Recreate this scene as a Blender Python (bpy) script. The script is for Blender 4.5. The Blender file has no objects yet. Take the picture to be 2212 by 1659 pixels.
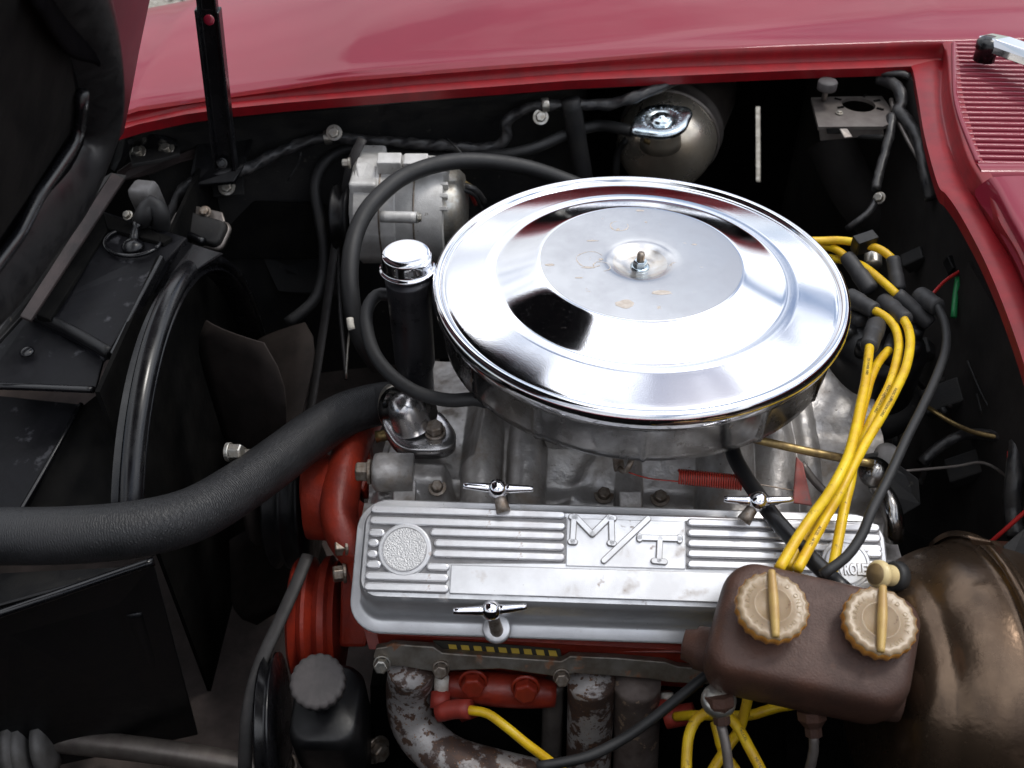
import bpy, bmesh, math, random
from mathutils import Vector, Matrix, noise
random.seed(7)
sc = bpy.context.scene
COL = sc.collection
R = math.radians
V = Vector

# ------------------------------------------------------------------ camera
H0 = 0.88                       # height of the air cleaner rim above the ground
PITCH = R(42.0)
FPX, CX, CY = 2170.0, 1106.0, 829.5     # focal length in units of a 2212 x 1659 picture
CAMZ = 1.392
cam_d = bpy.data.cameras.new('camera'); cam = bpy.data.objects.new('camera', cam_d); COL.objects.link(cam)
cam.location = (0, 0, CAMZ); cam.rotation_euler = (R(90) - PITCH, 0, 0)
cam_d.sensor_width = 36; cam_d.lens = 36 * FPX / 2212; cam_d.clip_start = .02; cam_d.clip_end = 500
cam_d.dof.use_dof = True; cam_d.dof.focus_distance = 0.86; cam_d.dof.aperture_fstop = 9
sc.camera = cam

# ------------------------------------------------------------------ sky, sun, exposure
SUN_EL, SUN_AZ = R(66), R(62)      # azimuth measured from +Y towards +X
w = bpy.data.worlds.new('World'); sc.world = w; w.use_nodes = True
nt = w.node_tree; nt.nodes.clear()
out = nt.nodes.new('ShaderNodeOutputWorld'); bg = nt.nodes.new('ShaderNodeBackground')
sky = nt.nodes.new('ShaderNodeTexSky'); sky.sky_type = 'NISHITA'; sky.sun_disc = False
sky.sun_elevation = SUN_EL; sky.sun_rotation = SUN_AZ; sky.air_density = 1.0; sky.dust_density = 1.5
tc = nt.nodes.new('ShaderNodeTexCoord')
mp = nt.nodes.new('ShaderNodeMapping'); mp.inputs['Scale'].default_value = (1.0, 1.0, 1.9); mp.inputs['Location'].default_value = (0.55, 0.2, 0.1)
nz = nt.nodes.new('ShaderNodeTexNoise'); nz.inputs['Scale'].default_value = 1.9; nz.inputs['Detail'].default_value = 9; nz.inputs['Roughness'].default_value = .56
rp = nt.nodes.new('ShaderNodeValToRGB'); rp.color_ramp.elements[0].position = .38; rp.color_ramp.elements[1].position = .50
mx = nt.nodes.new('ShaderNodeMix'); mx.data_type = 'RGBA'
nz2 = nt.nodes.new('ShaderNodeTexNoise'); nz2.inputs['Scale'].default_value = 3.1; nz2.inputs['Detail'].default_value = 5
rp2 = nt.nodes.new('ShaderNodeValToRGB')
rp2.color_ramp.elements[0].position = .3; rp2.color_ramp.elements[0].color = (7.5, 7.9, 8.8, 1)
rp2.color_ramp.elements[1].position = .7; rp2.color_ramp.elements[1].color = (13.5, 13.6, 13.8, 1)
L = nt.links.new
L(tc.outputs['Generated'], mp.inputs['Vector']); L(mp.outputs[0], nz.inputs['Vector']); L(mp.outputs[0], nz2.inputs['Vector'])
L(nz.outputs['Fac'], rp.inputs[0]); L(nz2.outputs['Fac'], rp2.inputs[0]); L(rp.outputs[0], mx.inputs['Factor'])
sdir = V((math.sin(SUN_AZ) * math.cos(SUN_EL), math.cos(SUN_AZ) * math.cos(SUN_EL), math.sin(SUN_EL)))
dp = nt.nodes.new('ShaderNodeVectorMath'); dp.operation = 'DOT_PRODUCT'; dp.inputs[1].default_value = sdir
nrm = nt.nodes.new('ShaderNodeVectorMath'); nrm.operation = 'NORMALIZE'
L(tc.outputs['Generated'], nrm.inputs[0]); L(nrm.outputs[0], dp.inputs[0])
gm = nt.nodes.new('ShaderNodeMapRange'); gm.inputs[1].default_value = .2; gm.inputs[2].default_value = 1.0; gm.inputs[3].default_value = .66; gm.inputs[4].default_value = 2.0
gv = nt.nodes.new('ShaderNodeVectorMath'); gv.operation = 'SCALE'
L(dp.outputs['Value'], gm.inputs[0]); L(rp2.outputs[0], gv.inputs[0]); L(gm.outputs[0], gv.inputs['Scale'])
L(sky.outputs[0], mx.inputs[6]); L(gv.outputs[0], mx.inputs[7]); L(mx.outputs[2], bg.inputs[0]); L(bg.outputs[0], out.inputs[0])
bg.inputs[1].default_value = 0.11
sd = bpy.data.lights.new('sun', 'SUN'); sd.energy = 1.2; sd.angle = R(12); sd.color = (1, .96, .9)
sun = bpy.data.objects.new('sun', sd); COL.objects.link(sun)
sun.rotation_euler = (R(90) - SUN_EL, 0, R(180) - SUN_AZ)
sc.view_settings.view_transform = 'Standard'; sc.view_settings.look = 'None'
sc.view_settings.exposure = 0.06; sc.view_settings.gamma = 1

# ------------------------------------------------------------------ placing helpers
CO = V((0, 0, CAMZ)); CP, SP = math.cos(PITCH), math.sin(PITCH)
def ray(px, py):
    u = (px - CX) / FPX; v = (CY - py) / FPX
    return V((u, CP + v * SP, -SP + v * CP))
def P(px, py, h):                       # point at height h (cm) relative to the air cleaner rim
    r = ray(px, py); t = (H0 + h / 100 - CAMZ) / r.z
    return CO + r * t
def PA(px, py, axis, val):              # point on plane x = val or y = val
    r = ray(px, py); t = (val - CO[axis]) / r[axis]
    return CO + r * t
def PN(px, py, o, n):
    r = ray(px, py); t = (o - CO).dot(n) / r.dot(n)
    return CO + r * t
def W(n, pt):                           # n picture units at the distance of pt, in metres
    d = pt - CO
    return n * (d.y * CP - d.z * SP) / FPX

# ------------------------------------------------------------------ materials
def mat(name, c1, c2=None, metal=0.0, rough=.5, rough2=None, ns=60, bump=0.0, bs=None, coat=0.0, coat_rough=.05,
        spots=None, spec=.5, lo=.38, hi=.62, bdet=4, aniso=0, stretch=None):
    m = bpy.data.materials.new(name); m.use_nodes = True; t = m.node_tree; N = t.nodes; K = t.links.new
    b = N['Principled BSDF']; b.inputs['Metallic'].default_value = metal; b.inputs['Roughness'].default_value = rough
    b.inputs['Specular IOR Level'].default_value = spec
    b.inputs['Coat Weight'].default_value = coat; b.inputs['Coat Roughness'].default_value = coat_rough
    b.inputs['Base Color'].default_value = (*c1, 1)
    co = N.new('ShaderNodeTexCoord'); vec = co.outputs['Object']
    if stretch:
        mpp = N.new('ShaderNodeMapping'); mpp.inputs['Scale'].default_value = stretch; K(vec, mpp.inputs[0]); vec = mpp.outputs[0]
    colout = None
    if c2 is not None or rough2 is not None:
        n = N.new('ShaderNodeTexNoise'); n.inputs['Scale'].default_value = ns; n.inputs['Detail'].default_value = 8; n.inputs['Roughness'].default_value = .62
        K(vec, n.inputs['Vector'])
        r = N.new('ShaderNodeMapRange'); r.inputs[1].default_value = lo; r.inputs[2].default_value = hi
        K(n.outputs['Fac'], r.inputs[0])
        if c2 is not None:
            x = N.new('ShaderNodeMix'); x.data_type = 'RGBA'; x.inputs[6].default_value = (*c1, 1); x.inputs[7].default_value = (*c2, 1)
            K(r.outputs[0], x.inputs['Factor']); colout = x.outputs[2]
        if rough2 is not None:
            y = N.new('ShaderNodeMapRange'); y.inputs[3].default_value = rough; y.inputs[4].default_value = rough2
            K(r.outputs[0], y.inputs[0]); K(y.outputs[0], b.inputs['Roughness'])
    if spots:
        for (sc_, th, col, sm, rg) in spots:          # scale, threshold, colour, softness, roughness
            n = N.new('ShaderNodeTexNoise'); n.inputs['Scale'].default_value = sc_; n.inputs['Detail'].default_value = 6; n.inputs['Roughness'].default_value = .6
            K(vec, n.inputs['Vector'])
            r = N.new('ShaderNodeMapRange'); r.inputs[1].default_value = th; r.inputs[2].default_value = th + sm
            K(n.outputs['Fac'], r.inputs[0])
            x = N.new('ShaderNodeMix'); x.data_type = 'RGBA'; x.inputs[7].default_value = (*col, 1)
            if colout is None: x.inputs[6].default_value = (*c1, 1)
            else: K(colout, x.inputs[6])
            K(r.outputs[0], x.inputs['Factor']); colout = x.outputs[2]
            if metal > .5:
                mm = N.new('ShaderNodeMath'); mm.operation = 'SUBTRACT'; mm.use_clamp = True
                src = b.inputs['Metallic'].links[0].from_socket if b.inputs['Metallic'].links else None
                if src: K(src, mm.inputs[0])
                else: mm.inputs[0].default_value = metal
                K(r.outputs[0], mm.inputs[1]); K(mm.outputs[0], b.inputs['Metallic'])
                y = N.new('ShaderNodeMix'); y.inputs[3].default_value = rg
                src = b.inputs['Roughness'].links[0].from_socket if b.inputs['Roughness'].links else None
                if src: K(src, y.inputs[2])
                else: y.inputs[2].default_value = rough
                K(r.outputs[0], y.inputs[0]); K(y.outputs[0], b.inputs['Roughness'])
    if colout is not None: K(colout, b.inputs['Base Color'])
    if bump:
        n = N.new('ShaderNodeTexNoise'); n.inputs['Scale'].default_value = bs or ns; n.inputs['Detail'].default_value = bdet; K(vec, n.inputs['Vector'])
        bp = N.new('ShaderNodeBump'); bp.inputs['Strength'].default_value = 1.0; bp.inputs['Distance'].default_value = bump / 1000
        K(n.outputs['Fac'], bp.inputs['Height']); K(bp.outputs[0], b.inputs['Normal'])
        if coat: K(bp.outputs[0], b.inputs['Coat Normal'])
    return m

M = {}
M['chrome'] = mat('chrome', (.86, .87, .9), metal=1, rough=.045, rough2=.11, ns=14, c2=(.78, .79, .82), bump=.02, bs=900,
                  spots=[(620, .69, (.12, .1, .08), .02, .6), (1300, .70, (.45, .42, .38), .02, .5), (90, .74, (.4, .33, .25), .04, .5)])
M['chrome_pan'] = mat('worn_chrome', (.33, .325, .32), (.19, .18, .17), metal=1, rough=.12, rough2=.34, ns=26, bump=.05, bs=300,
                      spots=[(60, .66, (.16, .12, .09), .08, .7)])
M['chrome_bright'] = mat('bright_chrome', (.9, .9, .93), metal=1, rough=.04)
M['chrome_cap'] = mat('cap_chrome', (.82, .83, .86), metal=1, rough=.07, rough2=.15, ns=30)
M['stain'] = mat('dried_stain', (.5, .43, .36), (.62, .56, .5), metal=.5, rough=.5, ns=200)
M['zinc'] = mat('zinc_plated_steel', (.55, .54, .5), (.4, .36, .3), metal=.9, rough=.3, rough2=.5, ns=150)
M['zinc_green'] = mat('zinc_cap', (.62, .70, .76), (.42, .5, .55), metal=1, rough=.16, rough2=.3, ns=160)
M['dirty_bolt'] = mat('dirty_steel_bolt', (.34, .3, .26), (.2, .15, .11), metal=.7, rough=.45, ns=200)
M['cast'] = mat('cast_aluminium_grimy', (.50, .485, .475), (.32, .295, .27), metal=.6, rough=.36, rough2=.58, ns=30, bump=.35, bs=420,
                spots=[(30, .60, (.20, .145, .10), .16, .8), (300, .66, (.15, .12, .10), .05, .8)])
M['cast_light'] = mat('cast_aluminium_light', (.66, .65, .63), (.50, .49, .47), metal=.3, rough=.5, ns=40, bump=.3, bs=700,
                      spots=[(120, .66, (.22, .18, .14), .06, .8)])
M['cover'] = mat('satin_aluminium', (.74, .745, .76), (.62, .62, .63), metal=.7, rough=.29, rough2=.42, ns=22, bump=.10, bs=1500,
                 spots=[(34, .60, (.52, .47, .43), .18, .5), (70, .66, (.40, .32, .27), .07, .6), (420, .71, (.12, .09, .07), .02, .8)])
M['cover_low'] = mat('satin_aluminium_recess', (.52, .52, .54), (.42, .41, .41), metal=.8, rough=.4, ns=40, bump=.15, bs=1500)
M['cover_groove_shade'] = mat('shaded_groove_aluminium', (.24, .235, .24), (.17, .165, .165), metal=.75, rough=.4, ns=40, bump=.15, bs=1500)  # darker tone paints the shade between the ribs
M['cover_dark'] = mat('dark_aluminium_line', (.20, .19, .19), (.30, .29, .28), metal=.6, rough=.5, ns=60)  # darker metal for the outlines of the raised letters
M['cover_grain'] = mat('stippled_aluminium', (.62, .62, .62), metal=.7, rough=.5, bump=.9, bs=900, bdet=1)
M['black_paint'] = mat('black_satin_paint', (.0045, .0045, .0055), (.007, .007, .0075), spec=.35, rough=.34, rough2=.5, ns=60, bump=.12, bs=200)
M['hood_black'] = mat('black_hood_underside', (.003, .003, .0035), (.005, .0045, .005), rough=.65, rough2=.8, ns=20, bump=.3, bs=90, spec=.0)
M['black_gloss'] = mat('black_gloss_paint', (.004, .004, .005), rough=.2, rough2=.32, ns=40, c2=(.006, .006, .007))
M['black_dusty'] = mat('black_dusty_panel', (.014, .014, .015), (.024, .023, .022), spec=.3, rough=.55, rough2=.72, ns=30, bump=.3, bs=350,
                       spots=[(90, .66, (.07, .065, .055), .06, .8)])
M['black_tray'] = mat('worn_black_tray', (.003, .003, .0042), (.010, .010, .012), spec=.16, rough=.40, rough2=.55, ns=22, bump=.35, bs=150,
                      spots=[(55, .62, (.05, .05, .055), .08, .5)])
M['deep'] = mat('dark_undercoat_and_gap_shade', (.006, .006, .006), (.011, .0105, .010), rough=.85, ns=25, bump=.4, bs=150, spec=.03)
M['rubber'] = mat('black_rubber', (.012, .012, .0125), (.017, .017, .0175), rough=.52, rough2=.62, ns=60, bump=.05, bs=500)
M['rubber_gloss'] = mat('smooth_black_rubber', (.010, .010, .011), rough=.34, bump=.03, bs=300)
M['boot'] = mat('black_boot_rubber', (.028, .028, .030), (.040, .039, .040), rough=.55, ns=90, bump=.05, bs=500)
M['tape'] = mat('black_cloth_tape', (.016, .016, .018), (.04, .038, .037), rough=.28, rough2=.5, ns=90, bump=.4, bs=260)
M['yellow'] = mat('yellow_silicone', (.84, .58, .012), (.68, .40, .010), rough=.42, ns=50, bump=.03, bs=300, coat=.15, coat_rough=.3,
                  spots=[(160, .62, (.22, .13, .02), .10, .6), (600, .68, (.08, .05, .02), .03, .6)])
M['print'] = mat('black_print', (.03, .028, .02), rough=.6)
M['boot_red'] = mat('red_boot_rubber', (.38, .045, .03), (.28, .035, .025), rough=.5, ns=70, bump=.05, bs=500)
M['porcelain'] = mat('white_porcelain', (.72, .68, .62), (.55, .5, .42), rough=.3, ns=150)
M['car_red'] = mat('red_car_paint', (.20, .0045, .021), (.22, .005, .024), rough=.5, ns=6, spec=.3, coat=.44, coat_rough=.04, bump=.05, bs=45)
M['car_red_jamb'] = mat('red_jamb_paint', (.24, .004, .009), (.18, .005, .009), rough=.5, ns=50, coat=.22, coat_rough=.25, spec=.35,
                        spots=[(85, .70, (.05, .02, .02), .05, .6)])
M['car_red_dark'] = mat('red_paint_shaded', (.07, .006, .012), (.05, .005, .010), rough=.5, ns=30, coat=.3, coat_rough=.3)  # car red darkened to paint the shade under the hood
M['engine_red'] = mat('orange_red_engine_paint', (.31, .028, .011), (.22, .020, .010), rough=.42, rough2=.55, ns=60, bump=.35, bs=300, coat=.2, coat_rough=.3)
M['faded_red'] = mat('faded_red_bracket', (.42, .11, .09), (.33, .13, .12), rough=.6, ns=120, bump=.2, bs=500, spots=[(90, .6, (.2, .17, .16), .06, .6)])
M['spring_red'] = mat('red_spring_wire', (.50, .05, .03), (.36, .045, .03), metal=.2, rough=.35, ns=200)
M['brown'] = mat('brown_reservoir_iron', (.088, .043, .030), (.055, .030, .023), spec=.35, rough=.40, rough2=.58, ns=22, bump=.42, bs=620,
                 spots=[(40, .60, (.10, .048, .030), .12, .5), (500, .72, (.16, .13, .11), .03, .6)])
M['cap_amber'] = mat('amber_plastic_cap', (.31, .225, .135), (.24, .165, .09), rough=.30, ns=38, bump=.1, bs=300, spots=[(150, .68, (.16, .10, .06), .05, .6)])
M['cap_amber'].node_tree.nodes['Principled BSDF'].inputs['Subsurface Weight'].default_value = .12
M['cap_amber'].node_tree.nodes['Principled BSDF'].inputs['Subsurface Radius'].default_value = (.006, .002, .0006)
M['amber_edge'] = mat('amber_cap_edge', (.50, .23, .045), (.36, .15, .03), rough=.32, ns=120)
M['cap_rib'] = mat('amber_cap_grip', (.50, .34, .11), (.42, .26, .09), rough=.4, ns=90, bump=.1, bs=300)
M['cream'] = mat('cream_plastic', (.72, .58, .30), (.68, .52, .26), rough=.35, ns=60)
M['cream_dark'] = mat('cream_plastic_grimy', (.30, .21, .10), (.22, .15, .07), rough=.5, ns=120)
M['booster'] = mat('gold_zinc_dome', (.135, .092, .062), (.085, .056, .038), metal=.8, rough=.22, rough2=.34, ns=16, bump=.18, bs=240,
                   spots=[(14, .56, (.095, .055, .034), .25, .45), (260, .68, (.06, .035, .02), .04, .7)])
M['brass_tank'] = mat('aged_tank_metal', (.76, .70, .60), (.54, .47, .37), metal=.8, rough=.22, rough2=.33, ns=14, bump=.08, bs=200,
                      spots=[(40, .64, (.2, .13, .07), .1, .6)])
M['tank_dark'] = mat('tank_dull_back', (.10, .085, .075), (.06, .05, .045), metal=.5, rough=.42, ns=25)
M['brass'] = mat('tarnished_brass', (.40, .29, .12), (.20, .14, .07), metal=.85, rough=.35, rough2=.55, ns=70)
M['header'] = mat('rusty_header_tube', (.46, .44, .43), (.36, .33, .32), metal=.35, rough=.45, rough2=.65, ns=50, bump=.35, bs=260,
                  spots=[(34, .475, (.10, .066, .055), .045, .75), (120, .55, (.12, .07, .05), .03, .75), (420, .62, (.32, .17, .09), .03, .8)])
M['header_dark'] = mat('dark_rusty_tube', (.19, .155, .14), (.12, .09, .08), metal=.3, rough=.6, ns=50, bump=.35, bs=260,
                       spots=[(90, .60, (.38, .28, .2), .04, .7)])
M['steel_plate'] = mat('dull_steel_plate', (.27, .25, .22), (.17, .14, .11), metal=.6, rough=.48, ns=60, bump=.1, bs=400,
                       spots=[(70, .6, (.22, .1, .05), .08, .8)])
M['relay_steel'] = mat('phosphated_bracket', (.20, .18, .165), (.15, .13, .12), metal=.55, rough=.42, ns=60, bump=.08, bs=500)
M['grey_plastic'] = mat('grey_plastic', (.16, .155, .155), (.11, .105, .1), rough=.5, ns=60)
M['fan_blade'] = mat('dusty_fan_blade', (.028, .022, .0195), (.018, .014, .0125), rough=.8, ns=40, spec=.2)
M['belt'] = mat('belt_rubber', (.040, .037, .037), (.024, .0225, .0225), rough=.6, ns=80)
M['cap_grey'] = mat('grey_ribbed_cap', (.07, .062, .062), (.05, .045, .045), rough=.6, ns=80)
M['wire_red'] = mat('red_wire', (.45, .02, .02), rough=.4)
M['wire_green'] = mat('green_wire', (.02, .25, .08), rough=.4)
M['wire_blue'] = mat('blue_wire', (.02, .12, .35), rough=.4)
M['gravel'] = mat('gravel', (.30, .28, .24), (.17, .155, .13), rough=.9, ns=45, bump=12, bs=55, spots=[(80, .58, (.5, .48, .43), .05, .8)])
M['gasket'] = mat('yellow_gasket_print', (.55, .38, .05), rough=.6)
M['white'] = mat('white_mark_gap_light', (.6, .57, .5), rough=.5)

# extra relief: woven ribbing along the big hose, cable wrap
def ribbed(m, scale=900, dist=.4):
    t = m.node_tree; b = t.nodes['Principled BSDF']
    a = t.nodes.new('ShaderNodeAttribute'); a.attribute_name = 'along'
    s = t.nodes.new('ShaderNodeMath'); s.operation = 'MULTIPLY'; s.inputs[1].default_value = scale
    nn = t.nodes.new('ShaderNodeTexNoise'); nn.inputs['Scale'].default_value = 240; nn.inputs['Detail'].default_value = 3
    c = t.nodes.new('ShaderNodeTexCoord'); t.links.new(c.outputs['Object'], nn.inputs['Vector'])
    k = t.nodes.new('ShaderNodeMath'); k.operation = 'MULTIPLY'; k.inputs[1].default_value = 16
    ad = t.nodes.new('ShaderNodeMath'); ad.operation = 'ADD'
    sn = t.nodes.new('ShaderNodeMath'); sn.operation = 'SINE'
    bp = t.nodes.new('ShaderNodeBump'); bp.inputs['Distance'].default_value = dist / 1000; bp.inputs['Strength'].default_value = .9
    t.links.new(a.outputs['Fac'], s.inputs[0]); t.links.new(s.outputs[0], ad.inputs[0])
    t.links.new(nn.outputs['Fac'], k.inputs[0]); t.links.new(k.outputs[0], ad.inputs[1])
    t.links.new(ad.outputs[0], sn.inputs[0]); t.links.new(sn.outputs[0], bp.inputs['Height'])
    t.links.new(bp.outputs[0], b.inputs['Normal'])
M['hose_cloth'] = mat('ribbed_radiator_hose', (.010, .0105, .0115), (.016, .016, .0172), rough=.46, rough2=.55, ns=35)
ribbed(M['hose_cloth'], 3400, .16)

# ------------------------------------------------------------------ object helpers
def tag(o, label=None, cat=None, group=None, kind=None):
    if label: o['label'] = label
    if cat: o['category'] = cat
    if group: o['group'] = group
    if kind: o['kind'] = kind
    return o
def thing(name, label, cat, loc, group=None):
    o = bpy.data.objects.new(name, None); COL.objects.link(o); o.location = loc; o.empty_display_size = .02
    return tag(o, label, cat, group)
def world_loc(o):
    l = V(o.location); p = o.parent
    while p: l = l + V(p.location); p = p.parent
    return l
def obj(name, bm, m, parent=None, smooth=True, bevel=0, seg=2, sub=0, autosmooth=None, label=None, origin=None):
    me = bpy.data.meshes.new(name)
    if origin is None:
        if parent is None:
            xs = [v.co for v in bm.verts]
            origin = V(((min(c.x for c in xs) + max(c.x for c in xs)) / 2, (min(c.y for c in xs) + max(c.y for c in xs)) / 2, min(c.z for c in xs)))
        else:
            origin = V((0, 0, 0))
            for v in bm.verts: origin += v.co
            origin /= max(1, len(bm.verts))
    bmesh.ops.translate(bm, verts=bm.verts, vec=-origin)
    for f in bm.faces: f.smooth = smooth
    bm.to_mesh(me); bm.free()
    o = bpy.data.objects.new(name, me); COL.objects.link(o)
    if parent is not None:
        o.parent = parent; o.location = origin - world_loc(parent)
    else: o.location = origin
    if isinstance(m, (list, tuple)):
        for k in m: me.materials.append(k)
    else: me.materials.append(m)
    if bevel:
        b = o.modifiers.new('bevel', 'BEVEL'); b.width = bevel; b.segments = seg; b.limit_method = 'ANGLE'; b.angle_limit = R(35); b.harden_normals = False
    if sub:
        s = o.modifiers.new('sub', 'SUBSURF'); s.levels = sub; s.render_levels = sub
    if autosmooth and smooth:
        me.set_sharp_from_angle(angle=R(autosmooth))
    if label: o['label'] = label
    return o
def catmull(pts, step=.006):
    pts = [V(p) for p in pts]
    if len(pts) < 3:
        n = max(2, int((pts[1] - pts[0]).length / step)); return [pts[0].lerp(pts[1], i / n) for i in range(n + 1)]
    q = [pts[0] * 2 - pts[1]] + pts + [pts[-1] * 2 - pts[-2]]; res = []
    for i in range(1, len(q) - 2):
        p0, p1, p2, p3 = q[i - 1], q[i], q[i + 1], q[i + 2]
        n = max(2, int((p2 - p1).length / step))
        for k in range(n):
            t = k / n
            res.append(.5 * ((2 * p1) + (p2 - p0) * t + (2 * p0 - 5 * p1 + 4 * p2 - p3) * t * t + (3 * p1 - p0 - 3 * p2 + p3) * t ** 3))
    res.append(pts[-1]); return res
def ring_frames(path):
    fr = []; T = None; Nn = None
    for i, p in enumerate(path):
        a = path[max(0, i - 1)]; b = path[min(len(path) - 1, i + 1)]
        t = (b - a).normalized()
        if Nn is None:
            up = V((0, 0, 1)) if abs(t.z) < .9 else V((1, 0, 0)); Nn = (up - t * up.dot(t)).normalized()
        else:
            Nn = (Nn - t * Nn.dot(t)).normalized()
        fr.append((p, t, Nn, t.cross(Nn)))
    return fr
def tube(bm, pts, r, seg=16, caps=True, step=.006, rad=None, flat=(1, 1), jitter=0, smoothpath=True):
    path = catmull(pts, step) if smoothpath else [V(p) for p in pts]
    fr = ring_frames(path); n = len(fr); rings = []
    lay = bm.verts.layers.float.get('along') or bm.verts.layers.float.new('along')
    s = 0
    for i, (p, t, a, b) in enumerate(fr):
        if i: s += (p - fr[i - 1][0]).length
        rr = r if rad is None else rad(i / (n - 1))
        ring = []
        for k in range(seg):
            th = 2 * math.pi * k / seg; q = rr
            if jitter: q *= 1 + jitter * noise.noise(V((s * 60, math.cos(th + s * 70) * 1.2, math.sin(th + s * 70) * 1.2)))
            vv = bm.verts.new(p + a * math.cos(th) * q * flat[0] + b * math.sin(th) * q * flat[1]); vv[lay] = s
            ring.append(vv)
        rings.append(ring)
    for i in range(n - 1):
        for k in range(seg):
            bm.faces.new((rings[i][k], rings[i][(k + 1) % seg], rings[i + 1][(k + 1) % seg], rings[i + 1][k]))
    if caps:
        bm.faces.new(rings[0][::-1]); bm.faces.new(rings[-1])
    return bm
def pts(lst): return [P(*a) for a in lst]
def hose(name, lst, r, m, label=None, cat=None, parent=None, group=None, seg=18, step=.006, **k):
    bm = bmesh.new(); p = [a if isinstance(a, Vector) else P(*a) for a in lst]; tube(bm, p, r, seg, step=step, **k)
    o = obj(name, bm, m, parent)
    if cat: tag(o, label, cat, group)
    elif label: o['label'] = label
    return o
def basis(o, z, x=None):
    z = V(z).normalized(); x = V(x) if x is not None else (V((1, 0, 0)) if abs(z.x) < .9 else V((0, 1, 0)))
    x = (x - z * x.dot(z)).normalized(); y = z.cross(x)
    return Matrix(((x.x, y.x, z.x, o.x), (x.y, y.y, z.y, o.y), (x.z, y.z, z.z, o.z), (0, 0, 0, 1)))
def lathe(bm, prof, mtx, seg=64, rfun=None, cap0=True, cap1=True, arc=None):
    if arc:
        a0, a1 = arc
        return loft(bm, [[mtx @ V((math.cos(a0 + (a1 - a0) * k / seg) * r, math.sin(a0 + (a1 - a0) * k / seg) * r, z)) for k in range(seg + 1)] for r, z in prof])
    rings = []
    for (r, z) in prof:
        if r < 1e-6: rings.append([bm.verts.new(mtx @ V((0, 0, z)))]); continue
        rings.append([bm.verts.new(mtx @ V((math.cos(2 * math.pi * k / seg) * r * (rfun(k, seg, z, r) if rfun else 1),
                                            math.sin(2 * math.pi * k / seg) * r * (rfun(k, seg, z, r) if rfun else 1), z))) for k in range(seg)])
    for A, B in zip(rings, rings[1:]):
        for k in range(seg):
            j = (k + 1) % seg
            if len(A) == 1 and len(B) == 1: continue
            if len(A) == 1: bm.faces.new((A[0], B[j], B[k]))
            elif len(B) == 1: bm.faces.new((A[k], A[j], B[0]))
            else: bm.faces.new((A[k], A[j], B[j], B[k]))
    if cap0 and len(rings[0]) > 1: bm.faces.new(rings[0][::-1])
    if cap1 and len(rings[-1]) > 1: bm.faces.new(rings[-1])
    return bm
def loft(bm, rows, closed=False, cap0=False, cap1=False):
    g = [[bm.verts.new(p) for p in row] for row in rows]
    m = len(g[0])
    for i in range(len(g) - 1):
        for k in range(m if closed else m - 1):
            bm.faces.new((g[i][k], g[i][(k + 1) % m], g[i + 1][(k + 1) % m], g[i + 1][k]))
    if cap0: bm.faces.new(g[0][::-1])
    if cap1: bm.faces.new(g[-1])
    return bm
def prism(bm, outline, depth, mtx):
    a = [bm.verts.new(mtx @ V((x, y, 0))) for x, y in outline]; b = [bm.verts.new(mtx @ V((x, y, depth))) for x, y in outline]
    n = len(a)
    bm.faces.new(a[::-1]); bm.faces.new(b)
    for k in range(n): bm.faces.new((a[k], a[(k + 1) % n], b[(k + 1) % n], b[k]))
    bmesh.ops.recalc_face_normals(bm, faces=bm.faces)
    return bm
def box(bm, mtx, x0, x1, y0, y1, z0, z1):
    return prism(bm, [(x0, y0), (x1, y0), (x1, y1), (x0, y1)], z1 - z0, mtx @ Matrix.Translation((0, 0, z0)))
def rrect(w_, h_, r, n=6):
    o = []
    for cx, cy, a0 in ((w_ / 2 - r, h_ / 2 - r, 0), (-w_ / 2 + r, h_ / 2 - r, 90), (-w_ / 2 + r, -h_ / 2 + r, 180), (w_ / 2 - r, -h_ / 2 + r, 270)):
        for k in range(n + 1):
            a = R(a0 + 90 * k / n); o.append((cx + r * math.cos(a), cy + r * math.sin(a)))
    return o
def slab(bm, corners, th):               # corners: Vectors in order; thickness goes away from the camera
    c = [V(p) for p in corners]; n = V((0, 0, 0))
    for i in range(len(c)): n += (c[i] - c[0]).cross(c[(i + 1) % len(c)] - c[0])
    n.normalize()
    if n.dot(c[0] - CO) < 0: n = -n
    a = [bm.verts.new(p) for p in c]; b = [bm.verts.new(p + n * th) for p in c]; k = len(a)
    bm.faces.new(a); bm.faces.new(b[::-1])
    for i in range(k): bm.faces.new((a[i], b[i], b[(i + 1) % k], a[(i + 1) % k]))
    bmesh.ops.recalc_face_normals(bm, faces=bm.faces)
    return bm
def panel(name, lst, th, m, parent=None, label=None, cat=None, bevel=.0012, group=None):
    bm = bmesh.new(); slab(bm, [a if isinstance(a, Vector) else P(*a) for a in lst], th)
    o = obj(name, bm, m, parent, smooth=False, bevel=bevel)
    if cat: tag(o, label, cat, group)
    elif label: o['label'] = label
    return o
def hexbolt(name, pt, axis, r, h, m, parent=None, washer=1.35, label=None, flange=.25):
    mt = basis(V(pt), axis); bm = bmesh.new()
    if washer: lathe(bm, [(0, 0), (r * washer, 0), (r * washer, h * flange), (r * 1.0, h * flange + .0002)], mt, 20, cap0=False, cap1=False)
    lathe(bm, [(r, h * flange * .8), (r, h * .88), (r * .86, h), (0, h)], mt @ Matrix.Rotation(random.random(), 4, 'Z'), 6, cap0=True)
    return obj(name, bm, m, parent, smooth=False, bevel=r * .07, seg=1, label=label)
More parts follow.
